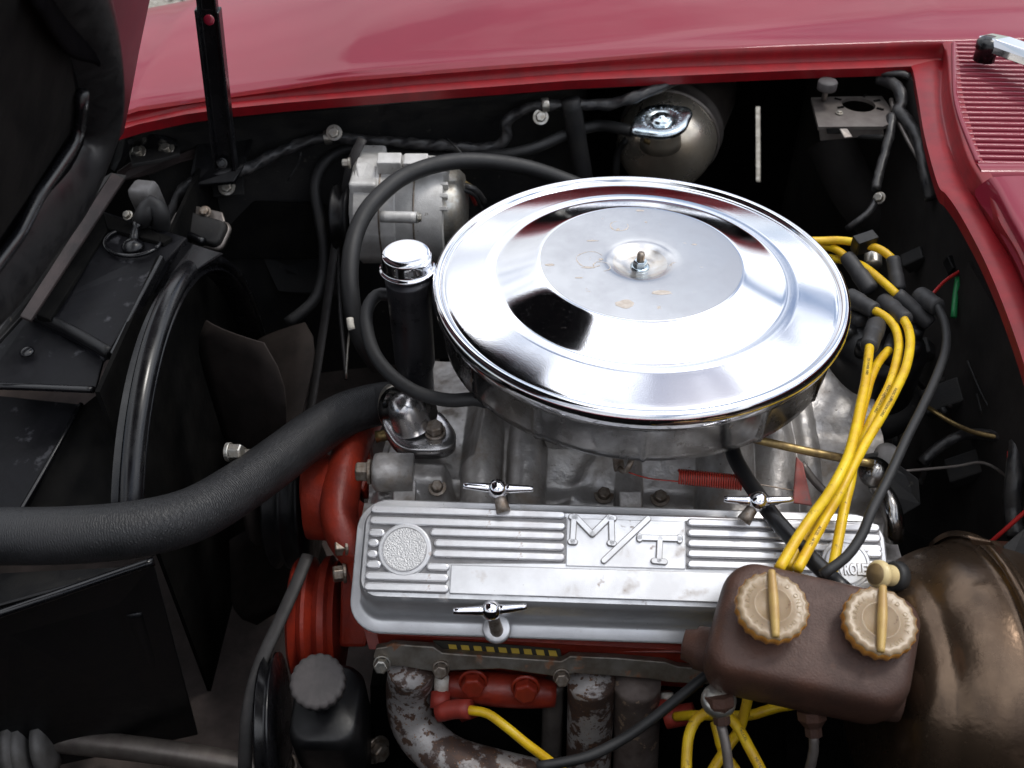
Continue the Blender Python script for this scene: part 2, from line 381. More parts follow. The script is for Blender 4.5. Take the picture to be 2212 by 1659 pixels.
def text_bm(body, size, depth, bold=0, align='CENTER'):
    cu = bpy.data.curves.new('lettering', 'FONT'); cu.body = body; cu.size = size; cu.extrude = depth / 2; cu.offset = bold
    cu.align_x = align; cu.align_y = 'CENTER'; cu.resolution_u = 3
    t = bpy.data.objects.new('lettering', cu); COL.objects.link(t)
    dg = bpy.context.evaluated_depsgraph_get(); me = bpy.data.meshes.new_from_object(t.evaluated_get(dg))
    bm = bmesh.new(); bm.from_mesh(me); bpy.data.objects.remove(t); bpy.data.meshes.remove(me); bpy.data.curves.remove(cu)
    return bm
def text_on(name, body, size, mtx, m, parent, depth=.0004, bold=0):
    bm = text_bm(body, size, depth, bold); bmesh.ops.transform(bm, verts=bm.verts, matrix=mtx)
    return obj(name, bm, m, parent, smooth=False)
def text_arc(name, body, size, mtx, rad, a0, a1, m, parent, depth=.0004, bold=0, z=0):
    bm = bmesh.new(); n = len(body)
    for i, ch in enumerate(body):
        if ch == ' ': continue
        a = a0 + (a1 - a0) * i / max(1, n - 1)
        t = text_bm(ch, size, depth, bold)
        q = mtx @ Matrix.Rotation(a, 4, 'Z') @ Matrix.Translation((0, rad, z))
        bmesh.ops.transform(t, verts=t.verts, matrix=q)
        me = bpy.data.meshes.new('x'); t.to_mesh(me); t.free(); bm.from_mesh(me); bpy.data.meshes.remove(me)
    return obj(name, bm, m, parent, smooth=False)
def text_tube(name, body, size, path_pts, r, frac, m, parent, flip=False):
    path = catmull(path_pts, .003); d = [0]
    for a, b in zip(path, path[1:]): d.append(d[-1] + (b - a).length)
    bm = text_bm(body, size, .0001); bmesh.ops.subdivide_edges(bm, edges=[e for e in bm.edges if e.calc_length() > .002], cuts=1)
    s0 = d[-1] * frac
    for v in bm.verts:
        s = s0 + (-v.co.x if flip else v.co.x); y = (-v.co.y if flip else v.co.y)
        s = min(max(s, 0), d[-1] - 1e-5); i = max(k for k in range(len(d)) if d[k] <= s); i = min(i, len(path) - 2)
        f = (s - d[i]) / max(1e-9, d[i + 1] - d[i]); p = path[i].lerp(path[i + 1], f); t = (path[i + 1] - path[i]).normalized()
        up = (CO - p).normalized() * .6 + V((0, 0, .4)); up = (up - t * up.dot(t)).normalized(); sd_ = up.cross(t)
        th = y / r; q = r + .00018 + v.co.z * .5
        v.co = p + up * math.cos(th) * q + sd_ * math.sin(th) * q
    return obj(name, bm, m, parent, smooth=False)
def sm(t): t = max(0, min(1, t)); return t * t * (3 - 2 * t)

# ================================================================== SETTING: gravel ground
bm = bmesh.new()
n = 90
g = {}
for i in range(n + 1):
    for j in range(n + 1):
        x = -9 + 18 * i / n; y = -6 + 18 * j / n
        g[i, j] = bm.verts.new((x, y, .012 * noise.noise(V((x * 3, y * 3, 0)))))
for i in range(n):
    for j in range(n): bm.faces.new((g[i, j], g[i + 1, j], g[i + 1, j + 1], g[i, j + 1]))
tag(obj('ground', bm, M['gravel'], origin=V((0, 0, 0))), 'pale gravel yard under and beyond the car', kind='structure')
bm = bmesh.new()
lathe(bm, [(9, -.03), (200, -.05)], Matrix.Identity(4), 48, cap0=False, cap1=False)
tag(obj('far_ground', bm, M['gravel'], origin=V((0, 0, 0))), kind='structure')
# loose stones beyond the fender
bm = bmesh.new()
for i in range(1500):
    p = V((random.uniform(-2.6, 1.8), random.uniform(1.7, 4.6), .002)); s = random.uniform(.008, .022)
    mt = Matrix.Translation(p) @ Matrix.Rotation(random.random() * 6, 4, 'Z') @ Matrix.Diagonal((s * random.uniform(.8, 1.5), s, s * .7, 1))
    bmesh.ops.create_icosphere(bm, subdivisions=1, radius=1, matrix=mt)
tag(obj('gravel_stones', bm, M['gravel'], smooth=False), 'loose pale stones scattered on the yard beyond the fender', kind='stuff')

#SECTION body
# ================================================================== car body: far fender, cowl, near fender, hood
car = thing('car_body', 'glossy dark red car body around the open engine bay', 'car', (0, 0.7, 0))
# far side opening edge: stations left to right  (px, ledge inner y, ledge outer y, top y, crease y)
ST = [(250, 283, 270, 247, 216), (300, 268, 258, 231, 206), (400, 247, 236, 217, 194), (493, 234, 222, 203, 182), (615, 222, 209, 186, 168), (737, 212, 199, 168, 155),
      (900, 199, 183, 155, 139), (1065, 187, 171, 142, 124), (1230, 174, 158, 130, 110), (1475, 163, 144, 110, 83), (1718, 152, 135, 99, 62), (1900, 146, 129, 93, 47), (1968, 143, 126, 90, 41), (2038, 128, 125, 89, 33)]
def wave(x, y): return .0
rows = []
for (px, a, b, c, d) in ST:
    i0 = P(px, a, 2.4); i1 = P(px, b, 2.6); i2 = PA(px, c, 1, i1.y + .003); i3 = P(px, d, (i2.z - H0) * 100 + .3)
    rows.append((px, i0, i1, i2, i3))
def ext(rows, k0, k1, f):      # extrapolate a station past row k0 away from row k1
    return (rows[k0][0] + (rows[k0][0] - rows[k1][0]) * f,) + tuple(rows[k0][i] + (rows[k0][i] - rows[k1][i]) * f for i in range(1, 5))
rows = [ext(rows, 0, 2, 2.2)] + rows
# jamb: ledge + riser
bm = bmesh.new(); jr = []
for (px, i0, i1, i2, i3) in rows:
    jr.append([i0 + V((0, .004, -.012)), i0, i0.lerp(i1, .5) + V((0, 0, .0006)), i1, i1 + V((0, .002, .003)), i1.lerp(i2, .5), i2 + V((0, -.0025, -.003)), i2, i2 + V((0, .006, -.001))])
loft(bm, jr); obj('opening_lip', bm, M['car_red_jamb'], car, smooth=True, autosmooth=50)
# fender skin: crease and crown
bm = bmesh.new(); fr = []
dense = []
for (a, b) in zip(rows, rows[1:]):
    for k in range(4): t = k / 4; dense.append(tuple((a[i] * (1 - t) + b[i] * t) for i in range(5)))
dense.append(rows[-1])
last = rows[-1]
for k in range(1, 9):           # carries on behind the cowl
    dense.append((last[0] + k * 90,) + tuple(last[i] + V((.055 * k, .0, .0015 * k)) for i in range(1, 5)))
for (px, i0, i1, i2, i3) in dense:
    x = i2.x; s = sm((x + .62) / .75)
    prof = [(-.0015, -.002), (.0, 0.0004), (.004, .0014)]
    row = [i2 + V((0, dy, dz)) for dy, dz in prof] + [i2.lerp(i3, .55) + V((0, 0, .0022)), i3 + V((0, 0, .0015))]
    crown = [(.012, .004), (.03, .010), (.06, .019), (.10, .029), (.16, .040), (.22, .044), (.28, .038), (.33, .022), (.37, -.006), (.40, -.05), (.415, -.12)]
    lo = [(.012, .001), (.03, .002), (.06, .003), (.10, .003), (.16, .001), (.22, -.004), (.28, -.016), (.33, -.034), (.37, -.06), (.40, -.10), (.415, -.16)]
    wob = .0022 * noise.noise(V((x * 2.5, 1.7, 0)))
    for (c1, c2) in zip(crown, lo):
        row.append(i3 + V((0, c1[0], c2[1] * (1 - s) + (c1[1] * .95) * s + wob * min(1, c1[0] * 8))))
    fr.append(row)
loft(bm, fr); fend = obj('fender_skin', bm, M['car_red'], car, smooth=True, sub=1, label='glossy red fender crown beyond the engine bay')
# fender side down to sill with a vertical air gill cut through it
yS = fr[20][-1].y; bm = bmesh.new()
zt = [r_[-1] for r_ in fr]
def side(xa, xb, za, zb, y0=yS):
    vs = [bm.verts.new(V((xa, y0, za))), bm.verts.new(V((xb, y0, za))), bm.verts.new(V((xb, y0 , zb))), bm.verts.new(V((xa, y0, zb)))]
    bm.faces.new(vs)
zT = H0 - .06
def sq(*c): bm.faces.new([bm.verts.new(V((a, yS, b))) for a, b in c])
xa, xb, xc, xd, za, zb = .373, .3795, .395, .4015, .679, .548       # slit: top left, top right, bottom left, bottom right
sq((-1.1, .14), (xc, .14), (xc, zb), (xa, za), (xa, zT), (-1.1, zT)); sq((xd, .14), (1.2, .14), (1.2, zT), (xb, zT), (xb, za), (xd, zb))
sq((xc, .14), (xd, .14), (xd, zb), (xc, zb)); sq((xa, za), (xb, za), (xb, zT), (xa, zT))
obj('fender_side', bm, M['deep'], car, smooth=False)
# black shell under the fender skin
bm = bmesh.new()
loft(bm, [[r_[0] + V((0, .004, -.012)), r_[5] + V((0, 0, -.02)), r_[9] + V((0, 0, -.02)), r_[11] + V((0, 0, -.02)), r_[13] + V((0, -.012, -.015)), r_[15] + V((0, -.012, -.10))] for r_ in fr])
obj('fender_underside', bm, M['deep'], car)

# right frame: jamb along the cowl
RF = [  # inner, outer, top-of-step (px,py)
 ((1968, 143), (2036, 126), (2041, 90)), ((1974, 160), (2036, 145), (2050, 118)), ((1984, 215), (2031, 205), (2058, 200)), ((1995, 283), (2043, 283), (2074, 268)),
 ((2010, 345), (2062, 338), (2094, 335)), ((2028, 403), (2090, 398), (2122, 385)), ((2044, 420), (2112, 430), (2146, 424)), ((2073, 462), (2142, 484), (2168, 478)),
 ((2122, 553), (2186, 553), (2208, 545)), ((2166, 655), (2226, 645), (2246, 638)), ((2212, 786), (2272, 770), (2292, 762)), ((2262, 960), (2330, 940), (2350, 930)), ((2300, 1150), (2380, 1130), (2400, 1120))]
bm = bmesh.new(); rr_ = []
dense2 = [tuple(P(a[0], a[1], h) for a, h in zip(s_, (2.4, 2.7, 4.6))) for s_ in RF]
I_ = catmull([s_[0] for s_ in dense2], .01)
def resample(c, n):
    d = [0]
    for a, b in zip(c, c[1:]): d.append(d[-1] + (b - a).length)
    o = []
    for i in range(n):
        s = d[-1] * i / (n - 1); k = 0
        while k < len(d) - 2 and d[k + 1] < s: k += 1
        o.append(c[k].lerp(c[k + 1], (s - d[k]) / max(1e-9, d[k + 1] - d[k])))
    return o
def dens(i, n=6):
    o = []
    q = [s_[i] for s_ in dense2]; q = [q[0] * 2 - q[1]] + q + [q[-1] * 2 - q[-2]]
    for j in range(1, len(q) - 2):
        for k in range(n):
            t = k / n; p0, p1, p2, p3 = q[j - 1:j + 3]
            o.append(.5 * ((2 * p1) + (p2 - p0) * t + (2 * p0 - 5 * p1 + 4 * p2 - p3) * t * t + (3 * p1 - p0 - 3 * p2 + p3) * t ** 3))
    o.append(q[-2]); return o
Ia, Oa, Ta = dens(0), dens(1), dens(2)
for i0, i1, i2 in zip(Ia, Oa, Ta):
    rr_.append([i0 + V((.003, 0, -.014)), i0, i0.lerp(i1, .08) + V((0, 0, .0007)), i0.lerp(i1, .8) + V((0, 0, .0004)), i1 + V((0, 0, -.002)), i1.lerp(i2, .25) + V((0, 0, -.006)),
                i1.lerp(i2, .6) + V((0, 0, -.002)), i2 + V((-.002, 0, -.002)), i2, i2 + V((.010, 0, .0002))])
loft(bm, rr_); obj('cowl_lip', bm, M['car_red_jamb'], car, smooth=True, autosmooth=60)
# cowl panel with the slotted air intake
gl = [(2057, 92), (2057, 133), (2059, 200), (2068, 245), (2084, 290), (2108, 348)]
GH = 4.75
gl3 = catmull(pts([(a, b, GH) for a, b in gl]), .004)
far_x = .66
bm = bmesh.new()
base = [[p + V((.0, 0, -.006)), V((far_x, p.y + (.0 if True else 0), p.z - .006))] for p in gl3]
loft(bm, base); obj('intake_recess', bm, M['deep'], car, smooth=False)
# border strip round the louvres
bm = bmesh.new(); tube(bm, [p + V((.002, 0, -.0008)) for p in gl3], .0024, 8); 
obj('louver_border', bm, M['car_red'], car)
y0_, y1_ = gl3[0].y, gl3[-1].y
NL = 24
def xat(y):
    for a, b in zip(gl3, gl3[1:]):
        if (a.y - y) * (b.y - y) <= 0 and a.y != b.y: return a.x + (b.x - a.x) * (y - a.y) / (b.y - a.y)
    return gl3[-1].x
gz = gl3[0].z
for i in range(NL + 1):
    y = y0_ + (y1_ - y0_) * i / NL; pitch = abs(y1_ - y0_) / NL
    x0 = xat(min(max(y, min(y0_, y1_)), max(y0_, y1_))) + .004; hw = pitch * .25
    bm = bmesh.new(); rws = []
    for x in [x0 - .002, x0 + .004, x0 + .05, x0 + .12, far_x]:
        yy = y - (x - x0) * .035
        rws.append([V((x, yy - hw, gz - .005)), V((x, yy - hw, gz - .0012)), V((x, yy - hw * .45, gz)), V((x, yy + hw * .45, gz)), V((x, yy + hw, gz - .0012)), V((x, yy + hw, gz - .005))])
    loft(bm, rws); obj('louver', bm, M['car_red'], car, smooth=True)
# rounded slot ends
for i in range(NL):
    y = y0_ + (y1_ - y0_) * (i + .5) / NL; x0 = xat(y) + .0055; hw = pitch * .30
    bm = bmesh.new(); q = []
    for k in range(9):
        a = math.pi / 2 + math.pi * k / 8; q.append(V((x0 + hw + math.cos(a) * hw, y + math.sin(a) * hw, gz - .0012)))
    outer = [V((x0 - .004, q[k].y + (0 if 0 < k < 8 else 0), gz - .0006)) for k in range(9)]
    loft(bm, [q, outer]); low = [p + V((0, 0, -.004)) for p in q]; loft(bm, [low, q])
    obj('slot_end', bm, M['car_red'], car, smooth=False)
# strip at the near end of the intake and the lower cowl surface
c0 = P(2108, 350, GH)
bm = bmesh.new()
A = [c0, P(2118, 358, 4.9), V((far_x, c0.y - .008, c0.z + .001))]
rw = []
for x, in [(c0.x,), (c0.x + .03,), (c0.x + .10,), (far_x,)]:
    yb = c0.y - .004
    rw.append([V((x, yb + .008, gz - .003)), V((x, yb, gz + .0004)), V((x, yb - .010, gz)), V((x, yb - .016, gz - .004)), V((x, yb - .018, gz - .016))])
loft(bm, rw); obj('intake_end_strip', bm, M['car_red'], car, smooth=True)
bm = bmesh.new(); rw = []
S = [((2105, 392), (2142, 382), (2300, 380)), ((2150, 440), (2160, 405), (2300, 400)), ((2172, 485), (2182, 455), (2320, 440)), ((2210, 545), (2222, 520), (2360, 520)), ((2248, 640), (2262, 620), (2400, 610)), ((2294, 765), (2310, 750), (2460, 750))]
for a, b, c in S:
    p, q, r_ = P(*a, 4.4), P(*b, 5.6), P(*c, 5.6); rw.append([p + V((0, 0, -.012)), p.lerp(q, .4) + V((0, 0, -.006)), q + V((-.002, 0, -.002)), q, q.lerp(r_, .3) + V((0, 0, .001)), r_])
loft(bm, rw); obj('lower_cowl', bm, M['car_red'], car, smooth=True, sub=1)
# near side fender, below the frame, shades the bay
bm = bmesh.new(); rws = []
for x in [-1.3, -.8, -.4, 0, .4, .8, 1.2]:
    rws.append([V((x, .215, .86)), V((x, .195, .862)), V((x, .19, .895)), V((x, .1, .91)), V((x, -.05, .925)), V((x, -.2, .9)), V((x, -.28, .8)), V((x, -.3, .14))])
loft(bm, rws); obj('near_fender', bm, M['car_red'], car, smooth=True, sub=1)
M['fw_dust'] = mat('dusty_dark_firewall', (.030, .027, .026), (.017, .0155, .015), spec=.2, rough=.75, ns=12, bump=.5, bs=90)
# firewall
def quad(name, q, m, parent, th=.004, label=None): 
    bm = bmesh.new(); slab(bm, q, th); return obj(name, bm, m, parent, smooth=False, label=label)
M['grime'] = mat('grimy_frame', (.11, .085, .078), (.06, .047, .043), rough=.8, ns=20, bump=.5, bs=120)
quad('cross_member', [V((-.8, .26, .36)), V((-.12, .26, .36)), V((-.12, 1.3, .36)), V((-.8, 1.3, .36))], M['grime'], car, .05)
fw = .445
quad('firewall', [V((fw, .20, H0 + .015)), V((fw, 1.44, H0 + .015)), V((fw, 1.44, .14)), V((fw, .20, .14))], M['fw_dust'], car, .01)
# roof of firewall to cowl (behind lips)
quad('near_inner_panel', [V((-.75, .20, .87)), V((.44, .20, .87)), V((.44, .26, .14)), V((-.75, .26, .14))], M['deep'], car, .005)
# body front: closes the bay on the left beyond the radiator
quad('nose_panel', [V((-.80, .2, .84)), V((-.80, 1.4, .84)), V((-.80, 1.4, .14)), V((-.80, .2, .14))], M['deep'], car, .01)
quad('nose_top', [V((-.80, .2, .842)), V((-.80, 1.1, .842)), V((-.52, 1.1, .835)), V((-.52, .2, .835))], M['deep'], car, .006)

# ------------------------------------------------------------------ windshield wiper, top right
wp_ = thing('wiper', 'chrome wiper arm reaching over the slotted red cowl', 'wiper', P(2150, 100, 5.5))
a, b = P(2122, 86, 7.0), P(2330, 160, 8.6)
bm = bmesh.new(); d = (b - a).normalized(); up = V((0, 0, 1)); sd_ = d.cross(up).normalized()
rws = []
for t, wd, hh in [(0, .004, .004), (.02, .011, .011), (.2, .0125, .0145), (.6, .012, .015), (1, .011, .014)]:
    p = a.lerp(b, t); rws.append([p - sd_ * wd - up * hh * .4, p - sd_ * wd + up * hh * .15, p - sd_ * wd * .8 + up * hh * .6, p + sd_ * wd * .8 + up * hh * .6, p + sd_ * wd + up * hh * .15, p + sd_ * wd - up * hh * .4])
loft(bm, rws, closed=True, cap0=True, cap1=True); obj('arm', bm, M['chrome_bright'], wp_, smooth=False, bevel=.0012)
bm = bmesh.new(); lathe(bm, [(0.011, -.016), (.011, -.005), (.0125, -.003), (.0125, .004), (.008, .008), (0, .009)], basis(P(2135, 98, 7.2), (0, 0, 1)), 28)
obj('pivot', bm, M['black_gloss'], wp_)

#SECTION hood
# ================================================================== hood, hinged at the front, seen from below
TH = R(66); HO = P(268, 296, 3.0); hb = V((math.cos(TH), 0, math.sin(TH))); ha = V((0, 1, 0)); hn = V((math.sin(TH), 0, -math.cos(TH)))
hood = thing('hood', 'open hood seen from its black underside at the left', 'hood', HO + V((0, -.3, -.02)))
def hm(n_=0): return basis(HO + hn * n_, hn, ha)        # x = ha, y = hn x ha
def hp(px, py, off=0): return PN(px, py, HO + hn * off, hn)
e0, e1 = hp(287, 200), hp(325, 0); ed = (e1 - e0)
out_pts = [hp(268, 290), hp(283, 215), hp(302, 110), hp(325, 0), HO + hb * .30 + ha * .15, HO + hb * .74 + ha * .15, HO + hb * .74 - ha * .63, HO - ha * .63 + hb * .06, HO - ha * .3 + hb * .05]
bm = bmesh.new(); c = out_pts
aV = [bm.verts.new(p) for p in c]; bV = [bm.verts.new(p - hn * .012) for p in c]
bm.faces.new(aV); bm.faces.new(bV[::-1])
for k in range(len(c)): bm.faces.new((aV[k], bV[k], bV[(k + 1) % len(c)], aV[(k + 1) % len(c)]))
obj('hood_skin', bm, M['car_red_dark'], hood, smooth=False, bevel=.003, label='red border of the hood underside, colour darkened for shade')
# black inner structure
def hpanel(name, pxs, off, th, m, bevel=.004):
    bm = bmesh.new(); c = [hp(a[0], a[1], off) if not isinstance(a, Vector) else a + hn * off for a in pxs]
    a_ = [bm.verts.new(p) for p in c]; b_ = [bm.verts.new(p - hn * th) for p in c]
    bm.faces.new(a_); bm.faces.new(b_[::-1])
    for k in range(len(c)): bm.faces.new((a_[k], b_[k], b_[(k + 1) % len(c)], a_[(k + 1) % len(c)]))
    return obj(name, bm, m, hood, smooth=False, bevel=bevel, seg=3)
hpanel('inner_frame', [(245, 290), (255, 235), (264, 165), (268, 98), (215, 66), (80, 0), (-40, -60), HO + hb * .30 + ha * .11, HO + hb * .70 + ha * .11, HO + hb * .70 - ha * .60, HO + hb * .3 - ha * .60, (-200, 700), (-260, 900), (0, 668), (120, 520), (215, 370)], .020, .0195, M['hood_black'], .008)
bm = bmesh.new()
cv = [(-60, 660), (20, 585), (95, 490), (160, 410), (197, 330), (210, 270), (206, 190), (186, 90), (150, -10), (90, -120)]
tube(bm, [hp(a, b, .024) for a, b in cv], .0215, 18, flat=(1, .3), step=.01)
obj('frame_rib', bm, M['black_paint'], hood, label='curved raised rib of the hood frame')
bm = bmesh.new()
cv = [(-40, 615), (0, 562), (45, 500), (80, 430), (120, 372), (160, 310), (172, 270), (178, 200)]
tube(bm, [hp(a, b, .026) for a, b in cv], .004, 8, step=.01)
obj('seal_strip', bm, M['zinc'] if False else M['black_gloss'], hood)
bm = bmesh.new()
cv = [(60, -60), (105, 20), (140, 60), (190, 80), (225, 110)]
tube(bm, [hp(a, b, .022) for a, b in cv], .016, 14, flat=(1, .25), step=.01)
obj('brace', bm, M['hood_black'], hood)
hpanel('inner_panel', [(-300, 700), (-30, 560), (60, 430), (150, 290), (165, 200), (150, 100), (60, -60), (-300, -200)], .022, .002, M['deep'], .001)
# hinge
hg = hood
panel('hinge_plate', [(278, 266, 1), (384, 306, -2.6), (386, 318, -3), (284, 324, -3)], .003, M['black_gloss'], hg)
panel('hinge_foot', [(276, 320, -3), (300, 310, -3), (366, 304, -3), (388, 314, -3), (388, 330, -3), (350, 342, -3), (284, 354, -3)], .005, M['black_dusty'], hg)
panel('hinge_arm', [(250, 252, 2.6), (276, 236, 3.4), (282, 246, 3.0), (264, 340, -2), (248, 372, -4), (238, 365, -4)], .012, M['black_paint'], hg)
for (x, y) in ((299, 330), (360, 322)): hexbolt('hinge_bolt', P(x, y, -2.95), V((-.1, -.45, .9)), .0056, .006, M['zinc'], hg, 1.6)
for (x, y, h) in ((292, 244, 2.5), (270, 302, -.5)): hexbolt('bolt', P(x, y, h), V((.9, -.3, .2)), .006, .008, M['black_paint'], hg)
# hood prop
pr = thing('hood_prop', 'black folding prop channel standing in front of the red fender', 'prop', P(480, 360, -7))
p0 = P(488, 362, -1.8); p1 = P(449, 18, 15); dr = (p1 - p0); 
def channel(name, a, b, wpx, th, m, parent):
    d = (b - a).normalized(); sx = V((1, 0, 0)); sx = (sx - d * sx.dot(d)).normalized(); sy = d.cross(sx)
    wd = wpx / 2
    bm = bmesh.new(); rws = []
    for p in (a, b):
        rws.append([p - sx * wd + sy * th * .5, p - sx * wd - sy * th * .5, p - sx * wd * .72 - sy * th * .5, p - sx * wd * .62 - sy * th * .1, p + sx * wd * .62 - sy * th * .1, p + sx * wd * .72 - sy * th * .5, p + sx * wd - sy * th * .5, p + sx * wd + sy * th * .5])
    loft(bm, rws, closed=True, cap0=True, cap1=True); bmesh.ops.recalc_face_normals(bm, faces=bm.faces)
    return obj(name, bm, m, parent, smooth=False, bevel=.0012)
channel('lower_channel', p0, p1, W(45, P(465, 180, 3)), .014, M['black_gloss'], pr)
channel('upper_channel', p1 - dr * .05, p1 + dr * 1.6, W(38, P(450, 10, 11)), .010, M['black_gloss'], pr)
pp = PN(452, 43, p0 + V((0, -.0055, 0)), V((0, 1, .35)))
bm = bmesh.new(); lathe(bm, [(.0045, 0), (.0045, .002), (.003, .0025), (0, .0028)], basis(pp, V((0, -1, .3))), 16); obj('rivet', bm, M['car_red'], pr)  # red disc stands for a hole that shows the fender behind
panel('prop_bracket', [(412, 372, -5.5), (424, 312, -4), (540, 290, -4), (545, 302, -4.2), (525, 362, -5.5), (505, 392, -6.5), (415, 400, -6.5)], .006, M['black_paint'], pr)
hexbolt('bolt', P(480, 352, -.9), V((.2, -.9, .4)), .004, .006, M['black_gloss'], pr)

#SECTION skirt
# ================================================================== inner fender panel with loom
sk = thing('inner_fender', 'dusty black inner fender panel below the red lip', 'panel', P(900, 330, -8))
bm = bmesh.new(); rws = []
SKX = [(250, 285, 1.0), (330, 272, 1.0), (420, 252, 1.4), (600, 232, 1.6), (737, 222, 1.6), (900, 208, 1.6), (1065, 196, 1.6), (1180, 190, 1.6), (1235, 200, .4), (1262, 235, -1.5)]
for i, (px, py, h) in enumerate(SKX):
    t = P(px, py, h); x = t.x
    bul = .0 if i < 7 else 0
    row = []
    for (dz, dy) in [(0, .006), (-.012, .014), (-.03, .032), (-.055, .050), (-.085, .055), (-.115, .055), (-.15, .05), (-.24, .04), (-.4, .03)]:
        row.append(V((x + (0.01 if i >= 8 else 0) * (-dz * 4), t.y + dy + (.02 * (i - 7) if i > 7 else 0), t.z + dz)))
    rws.append(row)
e = rws[-1]; rws.append([p + V((.012, .05, 0)) for p in e]); rws.append([p + V((.014, .12, -.02)) for p in e])
loft(bm, rws); obj('panel', bm, M['black_dusty'], sk, sub=2)
bm = bmesh.new(); tube(bm, pts([(1232, 215, 0), (1240, 260, -2.5), (1250, 320, -6), (1262, 390, -10)]), .011, 14, flat=(1, .8), step=.01); obj('raised_bead', bm, M['black_dusty'], sk)
bm = bmesh.new(); tube(bm, pts([(330, 275, .6), (500, 248, .6), (737, 230, .7), (1000, 207, .8), (1230, 189, .9), (1480, 176, 1.0)]), .0035, 8, step=.02, flat=(1, .5), jitter=.3)
obj('seam_sealer', bm, M['black_paint'], sk)
for (x, y, h, rr) in ((722, 287, -3, .006), (1168, 253, -2.5, .006), (490, 404, -9, .0065)):
    hexbolt('bolt', P(x, y, h + .6), V((0, -.8, .6)), rr, .006, M['zinc'], sk, 1.5)
panel('clip', [(1152, 212, -1), (1175, 207, -1), (1178, 222, -2), (1150, 226, -2)], .003, M['black_dusty'], sk)
panel('bolt_bracket', [(455, 375, -8.2), (525, 372, -8.2), (528, 420, -10), (460, 425, -10)], .004, M['black_dusty'], sk)
# edge panel below, dark ledges behind the alternator
panel('lower_ledge', [(400, 425, -12), (640, 438, -12.5), (760, 445, -13), (760, 560, -19), (400, 560, -19)], .004, M['deep'], sk)
panel('frame_ledge', [(568, 560, -20), (640, 540, -20), (740, 545, -20), (745, 640, -24), (600, 630, -24)], .01, M['steel_plate'] if False else M['black_dusty'], sk)

loom = thing('wiring_loom', 'black tape wrapped wiring loom winding along the inner fender panel', 'wiring', P(800, 300, -5))
lm = [(372, 480, -11), (376, 445, -9.2), (395, 410, -7.8), (430, 388, -6.8), (490, 378, -6.3), (540, 362, -6.0), (590, 335, -5.2), (650, 310, -4.4), (715, 296, -4.0), (790, 303, -4.5),
      (880, 310, -5.0), (960, 316, -5.4), (1035, 322, -5.9), (1080, 312, -5.4), (1095, 290, -4.3), (1092, 265, -3.0), (1115, 245, -2.0), (1165, 229, -1.0), (1230, 226, -.8), (1310, 226, -.8), (1370, 210, .2), (1430, 186, .9), (1480, 165, 1)]
bm = bmesh.new(); tube(bm, pts(lm), .0062, 14, step=.0022, jitter=.45); obj('wrapped_run', bm, M['tape'], loom)
for (x, y, h) in ((708, 296, -3.6), (1178, 226, -.6)):
    bm = bmesh.new(); lathe(bm, [(.0072, -.004), (.0078, -.003), (.0078, .003), (.0072, .004)], basis(P(x, y, h), V((1, .1, .1))), 20, cap0=False, cap1=False); obj('clamp', bm, M['zinc'], loom)
hose('loose_tail', [(965, 300, -3.8), (985, 318, -3.6), (1000, 335, -4.2)], .0012, M['rubber'], None, None, loom, seg=8)
hose('loose_tail', [(650, 330, -4.6), (645, 352, -6), (622, 390, -8)], .0010, M['rubber'], None, None, loom, seg=8)

#SECTION tank
# ================================================================== coolant expansion tank
tkc = P(1447, 322, -7.5)
tank = thing('expansion_tank', 'aged metal coolant tank with strap and bright pressure cap', 'tank', tkc + V((0, 0, -.06)))
ax = V((.40, 1, .14)).normalized(); tm = basis(tkc + V((.004, .035, .002)), -ax, V((1, 0, 0)))
TR = .0585
bm = bmesh.new()
lathe(bm, [(TR, -.012), (TR, .018), (TR * .985, .027), (TR * .93, .040), (TR * .80, .052), (TR * .60, .060), (TR * .3, .0645), (0, .066)], tm, 72, cap0=False)
obj('front_shell', bm, M['brass_tank'], tank)
bm = bmesh.new()
lathe(bm, [(TR * .995, -.011), (TR * .985, -.09), (TR * .93, -.11), (TR * .78, -.125), (TR * .4, -.135), (0, -.137)], tm, 64, cap0=False)
obj('rear_shell', bm, M['tank_dark'], tank)
bm = bmesh.new()
lathe(bm, [(TR + .0006, -.016), (TR + .003, -.015), (TR + .0035, -.014), (TR + .0022, -.010), (TR + .0022, -.001), (TR + .0035, .003), (TR + .003, .004), (TR + .0006, .005)], tm, 72, cap0=False, cap1=False)
obj('strap', bm, M['relay_steel'], tank, label='dull steel strap round the tank')
nk = P(1428, 283, -3.0); nm = basis(nk, V((-.08, -.12, 1)))
bm = bmesh.new(); lathe(bm, [(.0235, -.018), (.0225, -.006), (.0215, 0), (.0215, .012)], nm, 40); obj('filler_neck', bm, M['brass_tank'], tank)
cpm = nm @ Matrix.Translation((0, 0, .0135)) @ Matrix.Diagonal((1.13, 1.13, 1, 1))
bm = bmesh.new()
def earf(k, s, z, r):
    if r < .012: return 1
    a = 2 * math.pi * k / s - .45; return 1 + .28 * max(0, abs(math.cos(a)) ** 14)
lathe(bm, [(.0235, -.0045), (.0262, -.004), (.0268, -.001), (.0255, .002), (.0225, .003), (.0130, .0028), (.0118, .0018), (.0100, .0018), (.0092, .0045), (.0075, .0052), (.0035, .0050), (.0028, .0066), (0, .0070)], cpm, 96, rfun=earf)
pc = obj('pressure_cap', bm, M['zinc_green'], tank, label='bright zinc pressure cap with two ears')
text_arc('lettering', 'CAUTION HOT REMOVE SLOWLY', .0042, cpm, .0178, R(140), R(-150), M['chrome_bright'], pc, depth=.0006, z=.0031)
hose('overflow_pipe', [(1395, 300, -3.5), (1408, 306, -3.6)], .0050, M['brass'], None, None, tank)
